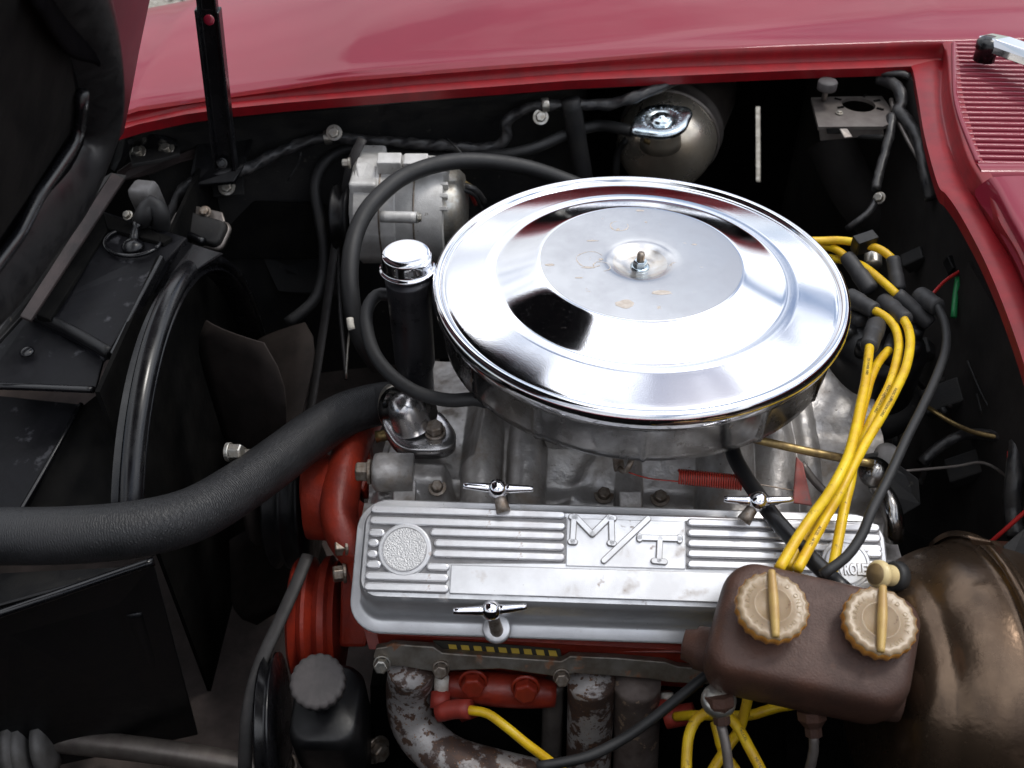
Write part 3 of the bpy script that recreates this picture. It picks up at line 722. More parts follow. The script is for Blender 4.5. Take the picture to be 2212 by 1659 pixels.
# thin pipe beside tank
hose('drain_pipe', [(1356, 300, -6), (1335, 330, -8), (1330, 380, -11)], .0042, M['rubber'], None, None, tank)
# pale sheet painted as bright ground seen through a gap behind the tank
panel('gap_light', [(1494, 171, -1), (1499, 173, -1), (1502, 205, -3), (1494, 204, -3)], .001, M['white'], tank)

#SECTION airclean
# ================================================================== air cleaner
ac = P(1380, 597, 0); AR = .178
air = thing('air_cleaner', 'large round chrome air cleaner in the middle of the engine', 'air cleaner', ac + V((0, 0, -.07)))
am = Matrix.Translation(ac) @ Matrix.Rotation(R(-1.3), 4, 'X')
prof = [(1.0, -1.35), (1.004, -1.1), (1.008, -.75), (1.003, -.35), (.993, -.08), (.980, .02), (.966, -.02), (.957, -.18), (.953, -.36), (.948, -.40), (.943, -.38), (.936, -.33), (.90, -.20), (.84, .01), (.78, .22), (.763, .275), (.755, .305), (.748, .32),
        (.73, .335), (.712, .325), (.705, .315), (.699, .325), (.692, .355), (.66, .56), (.60, .96), (.53, 1.44), (.498, 1.655), (.491, 1.69), (.484, 1.705), (.47, 1.708), (.35, 1.71), (.22, 1.705), (.175, 1.69), (.155, 1.61), (.13, 1.41), (.10, 1.13), (.075, .99), (.05, .95), (0, .95)]
# smooth the profile
def smooth_prof(pr_, it=1):
    for _ in range(it):
        q = [pr_[0]]
        for a, b in zip(pr_, pr_[1:]): q += [(a[0] * .75 + b[0] * .25, a[1] * .75 + b[1] * .25), (a[0] * .25 + b[0] * .75, a[1] * .25 + b[1] * .75)]
        q.append(pr_[-1]); pr_ = q
    return pr_
bm = bmesh.new(); lathe(bm, [(a * AR, b / 100) for a, b in smooth_prof(prof, 1)], am, 256, cap0=False)
lid = obj('lid', bm, M['chrome'], air, label='chrome lid with stepped rings')
# stains on the flat centre
random.seed(11)
def blob(name, px, py, w_, h_, m, parent, hh=1.722, k=14, rot=0):
    an = am.to_3x3() @ V((0, 0, 1)); c = PN(px, py, am @ V((0, 0, hh / 100)), an); bm = bmesh.new(); o = []
    W_ = W(w_, c); H_ = W(h_, c) / .6; sd0 = random.random() * 50
    for i in range(k * 2):
        a = math.pi * i / k; r = 1 + .45 * noise.noise(V((math.cos(a) * 1.4, math.sin(a) * 1.4, sd0)))
        x, y = math.cos(a) * W_ * r, math.sin(a) * H_ * r
        o.append((c.x + x * math.cos(rot) - y * math.sin(rot), c.y + x * math.sin(rot) + y * math.cos(rot)))
    prism(bm, [(x - c.x, y - c.y) for x, y in o], .00012, basis(c, an, V((1, 0, 0)))); return obj(name, bm, m, parent, smooth=False)
for a in [(1348, 657, 22, 8), (1430, 632, 20, 5), (1335, 496, 4, 3), (1298, 560, 5, 2), (1270, 578, 12, 2), (1188, 572, 9, 3), (1382, 455, 8, 2), (1500, 528, 5, 1.5), (1250, 600, 9, 1.5), (1280, 520, 12, 1.5), (1395, 480, 3, 1.4)]:
    blob('stain', *a, M['stain'], air)
M['haze_chrome'] = mat('hazed_chrome', (.56, .565, .58), (.50, .50, .515), metal=.95, rough=.20, rough2=.27, ns=18, spots=[(55, .655, (.52, .46, .40), .06, .5), (480, .72, (.2, .17, .14), .02, .7)])
bm = bmesh.new(); lathe(bm, [(a * AR, b / 100 + .00012) for a, b in smooth_prof([(.481, 1.705), (.47, 1.708), (.35, 1.71), (.22, 1.705), (.175, 1.69), (.155, 1.61), (.13, 1.41)], 1)], am, 200, cap0=False, cap1=False)
obj('centre_disc', bm, M['haze_chrome'], air, label='duller hazed flat centre of the lid')
for (px, py, r_, w_) in ((1338, 488, 19, 1.6), (1275, 560, 30, 1.3), (1300, 575, 18, 1.2)):
    an = am.to_3x3() @ V((0, 0, 1)); c = PN(px, py, am @ V((0, 0, .01726)), an); q = basis(c, an, V((1, 0, 0))); ro = W(r_, c); bm = bmesh.new(); a0 = random.random() * 6; K2 = 40
    inn, ou = [], []
    for k in range(int(K2 * .8)):
        a = a0 + 2 * math.pi * k / K2; wv = W(w_, c) * (.3 + abs(noise.noise(V((math.cos(a) * 2, math.sin(a) * 2, r_)))) * 2); rr0 = ro * (1 + .12 * noise.noise(V((math.cos(a), math.sin(a), r_ * 3))))
        inn.append(q @ V((math.cos(a) * (rr0 - wv), math.sin(a) * (rr0 - wv), 0))); ou.append(q @ V((math.cos(a) * (rr0 + wv), math.sin(a) * (rr0 + wv), 0)))
    loft(bm, [inn, ou]); obj('ring_stain', bm, M['stain'], air, smooth=False)
# dirt in the dimple
M['dimple'] = mat('grimy_dimple', (.55, .50, .44), (.66, .65, .64), metal=.85, rough=.24, ns=60)
bm = bmesh.new(); lathe(bm, [(a * AR, b / 100 + .00025) for a, b in [(.131, 1.412), (.10, 1.135), (.075, .995), (.05, .955), (.02, .952)]], am, 64, cap0=False, cap1=False)
obj('grime_ring', bm, M['dimple'], air)
sp_ = ac + V((0, 0, .0098))
bm = bmesh.new(); lathe(bm, [(0, 0), (.0082, 0), (.0082, .0012), (.0055, .0014)], Matrix.Translation(sp_), 24, cap1=False); obj('washer', bm, M['zinc_green'], air)
bm = bmesh.new(); lathe(bm, [(.0062, .0012), (.0062, .0062), (.0052, .0072), (0, .0072)], Matrix.Translation(sp_), 6); obj('nut', bm, M['zinc_green'], air, smooth=False, bevel=.0003)
bm = bmesh.new(); th = []
for i in range(8): th += [(.0034, .006 + i * .001), (.0029, .0065 + i * .001)]
lathe(bm, th + [(.0028, .0145), (0, .0148)], Matrix.Translation(sp_), 20); obj('stud', bm, M['dirty_bolt'], air)
# base pan
bm = bmesh.new()
def flute(k, s, z, r):
    a = 2 * math.pi * k / s
    v = 1.0
    for ang in (-122, -93, -60, -145, -36, 30, 90, 150):
        d = math.degrees(a) - (ang % 360)
        d = (d + 180) % 360 - 180
        v += .012 * math.exp(-(d / .75) ** 2) * (1 if z < -.02 else .2)
    return v
lathe(bm, [(AR * .985, -.0125), (AR * .992, -.0165), (AR * .975, -.0195), (AR * .965, -.022), (AR * .962, -.047), (AR * .958, -.054), (AR * .94, -.0575), (AR * .90, -.059), (AR * .6, -.066), (AR * .35, -.070)], am, 360, rfun=flute, cap0=False)
obj('base_pan', bm, M['chrome_pan'], air, label='dull chrome base pan of the air cleaner')
# carburettor body below
carb = thing('carburettor', 'grimy carburettor under the air cleaner base', 'carburettor', ac + V((0, 0, -.15)))
bm = bmesh.new(); box(bm, Matrix.Translation(ac), -.08, .08, -.075, .08, -.14, -.066); obj('body', bm, M['cast'], carb, smooth=False, bevel=.006)
panel('lever', [(1325, 985, -9), (1345, 982, -9), (1350, 1010, -10.5), (1328, 1022, -11)], .006, M['dirty_bolt'], carb)
hose('arm', [(1338, 1012, -10.2), (1352, 1018, -10), (1366, 990, -9)], .0025, M['dirty_bolt'], None, None, carb)

#SECTION cover
# ================================================================== valve cover
vA = P(777, 1286, -13); vB = P(1474, 1309, -13); vu = (vB - vA).normalized()
TILT = R(27)
hv = V((vu.y, -vu.x, 0)).normalized()            # horizontal, towards camera
if hv.y > 0: hv = -hv
vn = (V((0, 0, 1)) * math.cos(TILT) + hv * math.sin(TILT)).normalized()
vd = (hv * math.cos(TILT) - V((0, 0, 1)) * math.sin(TILT)).normalized()    # down the face
vc = thing('valve_cover', 'ribbed satin aluminium valve cover lettered M/T', 'valve cover', vA + vu * .2 + V((0, .04, -.04)))
FO = vA
def f2(px, py):                    # picture point -> (u, v) on the face
    p = PN(px, py, FO, vn) - FO
    return p.dot(vu), p.dot(vd)
VM = Matrix(((vu.x, vd.x, -vn.x, FO.x), (vu.y, vd.y, -vn.y, FO.y), (vu.z, vd.z, -vn.z, FO.z), (0, 0, 0, 1)))   # x=u y=v z=-n
def fM(n_=0): return VM @ Matrix.Translation((0, 0, -n_))
uL = 0; uR = f2(1908, 1150)[0]; vT = f2(795, 1096)[1]; vBt = 0.0
fw_, fh_ = uR - uL, vBt - vT; fcx, fcy = (uL + uR) / 2, (vT + vBt) / 2
bm = bmesh.new(); rings = []
def lowofs(oy, s):  # lower side spreads more than the upper
    return s
for (ox, oyt, oyb, z, r) in [(-.006, -.006, -.006, .0, .012), (0, 0, 0, .0006, .014), (.0018, .0018, .0022, .003, .016), (.0026, .003, .0045, .008, .017), (.004, .004, .0085, .028, .018), (.0052, .006, .0115, .0335, .019), (.008, .010, .0150, .0352, .022), (.0125, .015, .0225, .0356, .025), (.0135, .016, .0238, .0366, .026), (.0135, .016, .0238, .0400, .026)]:
    w_, h_ = fw_ + 2 * ox, fh_ + oyt + oyb; cy_ = fcy + (oyb - oyt) / 2
    rings.append([fM(-z) @ V((fcx + x, cy_ + y, 0)) for x, y in rrect(w_, h_, r, 8)])
loft(bm, rings, closed=True, cap0=True); bmesh.ops.recalc_face_normals(bm, faces=bm.faces)
obj('cover_shell', bm, M['cover'], vc, autosmooth=40)
# recessed floor of ribbed area is the shell face itself, dark sheets in it paint the groove shade
def fprism(name, outline, n0, n1, m, bevel=.0008, parent=None, seg=2):
    bm = bmesh.new(); prism(bm, outline, n1 - n0, VM @ Matrix.Translation((0, 0, -n1)))
    return obj(name, bm, m, parent or vc, smooth=True, bevel=bevel, seg=seg, autosmooth=40)
def cap_outline(x0, x1, y, hw, rl=True, rr=True, slope=0, n=6):
    o = []
    y0 = y; y1 = y + slope
    if rl: o += [(x0 + hw - hw * math.sin(math.pi * k / n), y0 - hw * math.cos(math.pi * k / n)) for k in range(n + 1)]
    else: o += [(x0, y0 - hw), (x0, y0 + hw)]
    if rr: o += [(x1 - hw + hw * math.sin(math.pi * k / n), y1 + hw * math.cos(math.pi * k / n)) for k in range(n + 1)]
    else: o += [(x1, y1 + hw), (x1, y1 - hw)]
    return o
left_ = .003
Q8 = lambda x, y: f2(737.3 + x / 3, 1106 + y / 3)
Q9 = lambda x, y: f2(1474.7 + x / 3, 1106 + y / 3)
RH = .0034
M['rib'] = mat('rib_aluminium', (.80, .805, .82), (.66, .65, .66), metal=.75, rough=.28, rough2=.4, ns=30, bump=.06, bs=1500, spots=[(420, .70, (.12, .09, .07), .02, .8), (90, .68, (.4, .3, .24), .05, .6)])
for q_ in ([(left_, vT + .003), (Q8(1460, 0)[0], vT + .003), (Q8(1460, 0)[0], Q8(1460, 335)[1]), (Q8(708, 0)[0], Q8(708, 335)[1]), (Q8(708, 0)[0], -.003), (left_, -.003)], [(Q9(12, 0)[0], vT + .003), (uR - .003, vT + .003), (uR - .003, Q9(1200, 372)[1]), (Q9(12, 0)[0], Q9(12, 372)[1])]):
    fprism('groove_shade_sheet', q_, -.0002, .0003, M['cover_groove_shade'], .0001)
def yv(zpx, at=900): return Q8(at, zpx)[1]
def rib(a, b, hw=.0034, rl=True, rr=True, parent=None):
    (xa, ya), (xb, yb) = a, b
    fprism('rib', cap_outline(xa, xb, ya, hw * .76, rl, rr, slope=yb - ya), -.0002, RH, M['rib'], .0014, seg=3)
left = .003
for y in (18, 90): a, b = Q8(150, y - 14), Q8(1452, y + 6); rib((left, b[1]), (b[0], b[1]), .0042)
for y, x in ((160, 575), (230, 600), (298, 590)): a, b = Q8(x, y), Q8(1448, y); rib((a[0], b[1]), (b[0], b[1]), .0042)
for y, x in ((140, 285), (205, 248), (277, 240), (345, 262)): b = Q8(x, y); rib((left, b[1]), (b[0], b[1]), .0042)
for y, x0 in ((362, 552),): a, b = Q8(x0, y), Q8(703, y); rib((a[0], b[1]), (b[0], b[1]), .0040)
for y in (432, 502): b = Q8(698, y); rib((left, b[1]), (b[0], b[1]), .0044)
for y, x1 in ((70, 1300), (137, 1300), (205, 1310), (272, 870), (340, 860)): a, b = Q9(25, y), Q9(x1, y); rib((a[0], a[1]), (min(b[0], uR - .003), a[1]), .0042)
for y in (262, 330): a, b = Q9(1180, y + 12), Q9(1310, y + 12); rib((a[0], a[1]), (uR - .003, a[1]), .004)
# round bosses
for fn, cx_, cy_, rr in ((Q8, 415, 248, 140), (Q9, 1050, 338, 132)):
    c_ = fn(cx_, cy_); e_ = fn(cx_ + rr, cy_); rad = e_[0] - c_[0]
    o = [(c_[0] + math.cos(2 * math.pi * k / 64) * rad * 1.24, c_[1] + math.sin(2 * math.pi * k / 64) * rad * 1.24) for k in range(64)]
    fprism('round_boss', o, -.0002, RH + .0002, M['cover'], .0012)
    o = [(c_[0] + math.cos(2 * math.pi * k / 64) * rad * 1.0, c_[1] + math.sin(2 * math.pi * k / 64) * rad * 1.0) for k in range(64)]
    fprism('medallion', o, RH, RH + .0010, M['cover_grain'] if fn is Q8 else M['cover'], .0004)
    o2 = fM(RH + .0003) @ V((c_[0], c_[1], 0))
    bm = bmesh.new(); lathe(bm, [(rad * 1.0, -.0001), (rad * 1.0, .0009), (rad * 1.03, .0009), (rad * 1.03, -.0001)], basis(o2, vn, vu), 64, cap0=False, cap1=False); obj('medallion_edge', bm, M['cover_low'], vc)
    if fn is Q9:
        tmx = Matrix(((vu.x, -vd.x, vn.x, 0), (vu.y, -vd.y, vn.y, 0), (vu.z, -vd.z, vn.z, 0), (0, 0, 0, 1)))
        tmx.translation = fM(RH + .0016) @ V((c_[0] - .0008, c_[1] + rad * .33, 0))
        tmx = tmx @ Matrix.Diagonal((.66, 1.05, 1, 1))
        text_on('lettering', 'CHEVROLET', .0108, tmx, M['cover'], vc, depth=.0012, bold=.0004)
        tmx.translation = tmx.translation - vn * .0005
        text_on('letter_shadow_outline', 'CHEVROLET', .0108, tmx, M['dirty_bolt'], vc, depth=.0003, bold=.0009)  # wider dark copy painted as the shadow edge of the letters
# plain raised strip
a, b = Q8(712, 345), Q8(708, 575); xr = Q9(0, 0)[0]
fprism('plain_strip', [(a[0], a[1]), (a[0] + .02, a[1]), (uR - .11, Q8(2212, 385)[1] + .0005), (uR - .11, -.003), (a[0], -.003)], -.0002, RH, M['cover'], .0008)
fprism('plain_strip_end', [(uR - .1095, Q8(2212, 385)[1] + .002), (uR - .004, Q8(2212, 385)[1] + .004), (uR - .004, -.003), (uR - .1095, -.003)], -.0002, RH, M['cover'], .0008)
a, b = Q8(1470, -45), Q9(5, 380)
fprism('letter_field', [(Q8(1462, 0)[0], vT + .004), (Q9(8, 0)[0], vT + .004), (Q9(8, 0)[0], Q8(2212, 372)[1]), (Q8(1462, 0)[0], Q8(1462, 352)[1])], -.0002, .0016, M['cover'], .0005)
def stroke(name, plist, wpx, n0=.0014, n1=.0042):
    q = [Q8(*p) for p in plist]; hw = (Q8(plist[0][0] + wpx, plist[0][1])[0] - q[0][0]) / 2
    bm = bmesh.new()
    for (a, b) in zip(q, q[1:]):
        d = V((b[0] - a[0], b[1] - a[1])); L_ = d.length; d.normalize(); nn = V((-d.y, d.x)); ol = []
        base_a = math.atan2(d.y, d.x)
        for k in range(7): t = base_a + math.pi / 2 + math.pi * k / 6; ol.append((a[0] + math.cos(t) * hw, a[1] + math.sin(t) * hw))
        for k in range(7): t = base_a - math.pi / 2 + math.pi * k / 6; ol.append((b[0] + math.cos(t) * hw, b[1] + math.sin(t) * hw))
        prism(bm, ol, n1 - n0 + random.uniform(0, .00005), VM @ Matrix.Translation((0, 0, -n1)))
    return bm
def letter(name, strokes, wpx=31, label=None):
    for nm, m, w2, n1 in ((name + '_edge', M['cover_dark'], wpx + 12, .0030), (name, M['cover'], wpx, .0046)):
        bm = bmesh.new()
        for s_ in strokes:
            t = stroke(nm, s_, w2, n1=n1); me = bpy.data.meshes.new('x'); t.to_mesh(me); t.free(); bm.from_mesh(me); bpy.data.meshes.remove(me)
        obj(nm, bm, m, vc, smooth=False, label=label if nm == name else None)
letter('letter_m', [[(1497, 200), (1507, 35)], [(1490, 38), (1520, 42)], [(1520, 42), (1625, 150), (1730, 45)], [(1730, 42), (1765, 46)], [(1748, 50), (1752, 205)], [(1484, 198), (1512, 200)], [(1738, 206), (1762, 210)]], label='raised letter M')
letter('slash', [[(1700, 320), (1985, 50)]], label='raised slash')
letter('letter_t', [[(1930, 172), (2190, 180)], [(2062, 178), (2055, 320)], [(2022, 322), (2092, 328)], [(1930, 165), (1930, 182)], [(2188, 170), (2188, 190)]], label='raised letter T')

# T handled cover nuts
def tnut(label, cpt, foot, la, lb, parent=None, wpx=12):
    t = thing('cover_nut', label, 'wing nut', foot, 'T handled nuts of the valve cover')
    c = cpt; w1 = W(23, c)
    bm = bmesh.new(); lathe(bm, [(w1 * .2, -w1 * .9), (w1 * .75, -w1 * .7), (w1 * .98, -w1 * .1), (w1 * .85, w1 * .5), (w1 * .5, w1 * .85), (0, w1)], basis(c, vn), 24); obj('hub', bm, M['chrome_bright'], t)
    for e in (la, lb):
        bm = bmesh.new(); d = (e - c).normalized(); a = c + d * w1 * .7
        tube(bm, [a, a.lerp(e, .5), e], W(wpx, c), 12, rad=lambda f: W(wpx, c) * (.95 - .38 * f), step=.003); obj('handle', bm, M['chrome_bright'], t)
    bm = bmesh.new(); tube(bm, [c - vn * .003, foot], W(15, c), 14, rad=lambda f: W(11, c) * (1.0 + .45 * f)); obj('stem', bm, M['dirty_bolt'], t)
    return t
tnut('T handled chrome nut above the ribs left of the M/T letters', P(1075, 1056, -8.0), P(1088, 1106, -9.4), P(1001, 1049, -7.8), P(1152, 1056, -7.8))
tnut('T handled chrome nut by the red bracket, crossed by a black hose', P(1637, 1083, -7.6), P(1606, 1126, -8.9), P(1564, 1078, -7.4), P(1713, 1079, -7.4))
tnut('T handled nut below the plain strip of the valve cover', P(1061, 1318, -13.2), P(1074, 1365, -16.5), P(979, 1320, -13), P(1138, 1310, -13))
bm = bmesh.new(); fp = P(1073, 1358, -16.3)
lathe(bm, [(.0115, -.004), (.0115, .001), (.0095, .0022), (.0045, .0024)], basis(fp, vn), 24, cap1=False); obj('nut_seat', bm, M['cover'], vc)

#SECTION manifold
# ================================================================== intake manifold (cast aluminium)
man = thing('intake_manifold', 'grimy cast aluminium intake manifold between air cleaner and valve cover', 'manifold', P(1300, 1000, -18))
NX, NY = 420, 120
pL, pR = P(772, 1105, -17), P(1915, 1150, -17); mdir = (pR - pL); mu = mdir.normalized(); mv = V((-mu.y, mu.x, 0))
Lm = mdir.length; Dm = .24
def runx(px, py=1030, h=-15): return (P(px, py, h) - pL).dot(mu)
RUN = [(runx(1038), .0175, .048), (runx(1137), .0165, .046), (runx(1585), .022, .046), (runx(1680), .020, .045), (runx(1250, 1050), .012, .010), (runx(1440, 1050), .014, .012), (runx(1880, 1060), .02, .02)]
UC = [(runx(1038), .0185), (runx(1137), .0178), (runx(1575), .0270), (runx(1668), .0240), (runx(1745), .014)]
UB, UP, UW, UM = runx(897, 1000), runx(1250, 1040), runx(1365, 1075), runx(1455, 1050)
def mh(u, v):
    b = -.003 - .013 * math.exp(-((v - .026) / .010) ** 4) + .036 * sm((v - .030) / .06) + .018 * sm((v - .10) / .08)
    for (c, w_) in UC:                       # round backed runners
        d = (u - c) / w_
        if abs(d) < 1: b = max(b, -.010 + .034 * sm((v + .01) / .09) + w_ * 1.25 * math.sqrt(1 - d * d) + .012 * sm((v - .08) / .08))
    d = abs(u - UB) / .0315                  # thermostat pad
    if d < 1.25: b = max(b, -.012 + .030 * (1 - sm((d - .78) / .45)) * sm((v - .008) / .022) + .014 * sm((v - .04) / .03))
    d = (u - runx(872, 1060)) / .0135
    if abs(d) < 1: b = max(b, -.002 + .011 * math.sqrt(1 - d * d) * (1 - sm((v - .03) / .03)))
    d = (u - UW) / .012
    if abs(d) < 1: b = max(b, .000 + .012 * math.sqrt(1 - d * d) * (1 - .2 * sm(v / .05)) + .02 * sm((v - .03) / .06))
    q = (u - UP) / .022 - (v - .035) / .030     # slanting web
    b += .006 * math.exp(-(q * 2.2) ** 2) * sm((v - .02) / .01) * (1 if abs(u - UP) < .04 else 0)
    mk = sm((u - .022) / .026); lim = -.004 - .05 * sm((v - .05) / .05)
    if v > .02: b = b * mk + (min(b, lim)) * (1 - mk)
    if v > .045: b = min(b, -.002 + .06 * sm((u - .085) / .03))
    b += .0012 * noise.noise(V((u * 40, v * 40, 3))) + .0005 * noise.noise(V((u * 160, v * 160, 9)))
    return b
bm = bmesh.new(); rws = []
for i in range(NX + 1):
    u = .004 + (Lm + .004) * i / NX
    rws.append([pL + mu * u + mv * (-.03 + Dm * j / NY) + V((0, 0, mh(u, -.03 + Dm * j / NY))) for j in range(NY + 1)])
loft(bm, rws); obj('casting', bm, M['cast'], man)
bm = bmesh.new(); 
quad('end_wall', [pL + mu * .006 + V((0, -.02, -.012)), pL + mu * .006 + mv * .18 + V((0, 0, -.06)), pL + mu * .006 + mv * .18 + V((0, 0, -.14)), pL + mu * .006 + V((0, -.02, -.12))], M['cast'], man, .005)
def manp(px, py, dz=0):   # a point on the casting seen at this place in the picture
    r = ray(px, py); t = .6
    while t < 1.4:
        p = CO + r * t; q = p - pL; h = mh(q.dot(mu), q.dot(mv)) + pL.z
        if p.z < h: break
        t += .001
    return p + V((0, 0, dz))
for (x, y, s) in ((825, 1046, .006), (945, 1056, .0055), (1304, 1071, .006), (1425, 1077, .006)):
    hexbolt('bolt', manp(x, y, .001), V((0, -.35, .9)), s, .008, M['brass'] if x == 825 else M['dirty_bolt'], man, 1.5)
for (x, y) in ((875, 1066), (1361, 1090)):
    bm = bmesh.new(); box(bm, basis(manp(x, y, .002), V((0, -.5, .85))), -.010, .010, -.010, .010, -.01, .005); obj('square_boss', bm, M['cast'], man, smooth=False, bevel=.0015)
# side plug
bm = bmesh.new(); lathe(bm, [(.017, .03), (.0175, .0), (.0165, -.004), (.012, -.006)], basis(P(820, 1020, -14.5), V((1, 0, 0))), 28); obj('end_plug', bm, M['cast'], man)
hexbolt('bolt', P(803, 1019, -14.5), V((-1, 0, 0)), .0095, .014, M['dirty_bolt'], man, 1.2)
# thermostat housing
M['dull_chrome'] = mat('dull_cast_chrome', (.62, .61, .62), (.42, .41, .41), metal=.95, rough=.17, rough2=.33, ns=45, bump=.12, bs=200)
th_ = thing('thermostat_housing', 'chrome water neck bolted on the manifold at the end of the radiator hose', 'thermostat housing', P(905, 940, -15.5))
tb = P(905, 925, -13.8)
bm = bmesh.new()
def tri(k, s, z, r):
    a = 2 * math.pi * k / s; return 1 + .36 * max(0, math.cos(a + .55)) ** 6 + .36 * max(0, math.cos(a + .55 - math.pi)) ** 6
lathe(bm, [(.0275, -.012), (.0280, -.001), (.0272, .0005), (.022, .0012)], basis(tb, V((0, 0, 1))), 96, rfun=tri); obj('flange', bm, M['dull_chrome'], th_)
bm = bmesh.new(); lathe(bm, smooth_prof([(.0205, .001), (.0195, .004), (.0180, .012), (.0165, .024), (.012, .033), (0, .036)], 1), basis(tb + V((-.006, .004, 0)), V((-.25, .1, 1))), 48, cap0=False); obj('dome', bm, M['dull_chrome'], th_)
hose('neck', [tb + V((0, 0, .018)), P(880, 884, -13.2), P(850, 880, -14.0)], .0195, M['chrome_pan'], None, None, th_, seg=32)
hexbolt('bolt', P(940, 934, -13.6), V((0, -.1, 1)), .0080, .011, M['dirty_bolt'], th_, 1.25)

#SECTION hoses
# ================================================================== hoses
rh = [(-140, 1150, -9), (-60, 1157, -9), (0, 1158, -9), (150, 1156, -9), (300, 1142, -9.4), (420, 1110, -10.6), (520, 1052, -12.2), (600, 995, -13.5), (680, 935, -14.8), (750, 893, -15.4), (820, 873, -15.6), (862, 872, -14.8)]
hz = thing('radiator_hose', 'thick ribbed black radiator hose curving from the left to the chrome neck', 'hose', P(300, 1142, -20))
bm = bmesh.new(); tube(bm, pts(rh), .0222, 40, step=.003, rad=lambda t: .0222 - .0012 * sm((t - .75) / .2)); obj('hose_body', bm, M['hose_cloth'], hz)
cA = P(868, 887, -14.5); cd = (P(872, 872, -14.6) - P(815, 874, -15.7)).normalized()
bm = bmesh.new(); cm = basis(P(858, 880, -14.9), cd)
lathe(bm, [(.0222, -.006), (.0232, -.0058), (.0232, .0058), (.0222, .006)], cm, 64, cap0=False, cap1=False); obj('clamp', bm, M['zinc'], hz)
for k in range(11):
    bm = bmesh.new(); a = R(-118 + k * 5.2)
    box(bm, cm @ Matrix.Rotation(a, 4, 'Z') @ Matrix.Translation((.0233, 0, 0)), -.0006, .0003, -.0005, .0005, -.0035, .0035); obj('clamp_slot', bm, M['print'], hz, smooth=False)
hose('clamp_screw', [P(812, 944, -16.5), P(862, 935, -16.2)], .0055, M['brass'], None, None, hz)
lathe_b = bmesh.new(); lathe(lathe_b, [(.0075, 0), (.0075, .006), (.006, .007), (0, .007)], basis(P(852, 940, -16.2), V((1, 0, 0))), 6); obj('screw_head', lathe_b, M['brass'], hz, smooth=False)

hose('heater_hose', [(1300, 425, -8), (1230, 393, -6.5), (1137, 362, -4.5), (1037, 348, -3.2), (954, 353, -2.6), (870, 383, -2.8), (804, 440, -3.6), (770, 500, -4.8), (756, 570, -6.4), (758, 640, -8.5), (768, 700, -11), (785, 745, -13.5), (815, 790, -17)], .0088, M['rubber'],
     'fat black rubber hose looping from the alternator to behind the chrome lid', 'hose', seg=24)
hose('breather_hose', [(1052, 868, -5.5), (1024, 862, -5.5), (985, 865, -5.6), (950, 862, -5.7), (897, 846, -5.6), (847, 812, -5.4), (810, 766, -5.1), (793, 713, -4.8), (792, 672, -4.5), (806, 645, -4.3), (824, 635, -4.2), (850, 640, -4.2)], .0059, M['rubber'],
     'thin black hose from the filler tube to the air cleaner base', 'hose', seg=20)
hose('tank_hose', [(1366, 284, -3.4), (1350, 280, -3.4), (1320, 273, -3.6), (1287, 272, -3.9), (1230, 287, -4.4), (1164, 316, -5.2), (1104, 332, -5.8), (1037, 337, -6.3), (950, 338, -6.8), (870, 328, -6.8), (790, 318, -6.6), (737, 326, -6.8), (700, 353, -7.5), (681, 400, -9), (690, 467, -11.5), (700, 530, -14), (698, 590, -16.5), (683, 640, -18), (655, 672, -19), (620, 698, -20)], .0066, M['rubber'],
     'long black hose from the expansion tank down past the alternator', 'hose', seg=20)
hose('vent_hose', [(1562, 925, -8), (1577, 952, -9), (1586, 986, -9.3), (1608, 1026, -9.3), (1632, 1062, -9.1), (1662, 1106, -8.9), (1702, 1153, -8.8), (1742, 1196, -8.8), (1778, 1232, -8.8), (1830, 1280, -9)], .0066, M['rubber_gloss'],
     'smooth black hose crossing the right half of the valve cover', 'hose', seg=20)
# ---- alternator
alx = P(880, 440, -9)
alt = thing('alternator', 'cast aluminium alternator behind the black hose loop', 'alternator', P(880, 480, -14))
Ac = P(875, 452, -9.5); Am = basis(Ac, V((1, -.04, 0)), V((0, 0, 1)))
rA = .060
bm = bmesh.new()
def altf(k, s, z, r):
    a = 2 * math.pi * k / s; return 1 + .02 * (1 if math.cos(a * 12) > .2 else 0) * (1 if z < -.03 else 0)
lathe(bm, [(.030, -.055), (.052, -.053), (rA, -.047), (rA, -.004), (rA * .985, -.003), (rA * .985, -.0015), (rA * 1.0, 0), (rA * .995, .018), (rA * .98, .040), (rA * .93, .047), (.030, .050)], Am, 144, rfun=altf)
obj('housing', bm, M['cast_light'], alt, autosmooth=35)
bm = bmesh.new(); lathe(bm, [(.048, .047), (.047, .058), (.040, .066), (.020, .070), (0, .071)], Am, 48, cap0=False); obj('rear_cap', bm, M['zinc'], alt)
bm = bmesh.new(); box(bm, Am, .020, .055, -.046, .040, -.052, -.022); obj('front_casting', bm, M['cast_light'], alt, smooth=False, bevel=.004, seg=3)
for k in range(9):
    bm = bmesh.new(); box(bm, Am @ Matrix.Rotation(R(-56 + 14 * k), 4, 'Z'), .030, .057, -.0022, .0022, .040, .0525); obj('cooling_fin', bm, M['cast_light'], alt, smooth=False, bevel=.0008)
for z_ in (.017, -.020):
    bm = bmesh.new(); lathe(bm, [(rA + .0002, z_ - .001), (rA + .0009, z_ - .0008), (rA + .0009, z_ + .0008), (rA + .0002, z_ + .001)], Am, 96, cap0=False, cap1=False); obj('seam', bm, M['dirty_bolt'], alt)
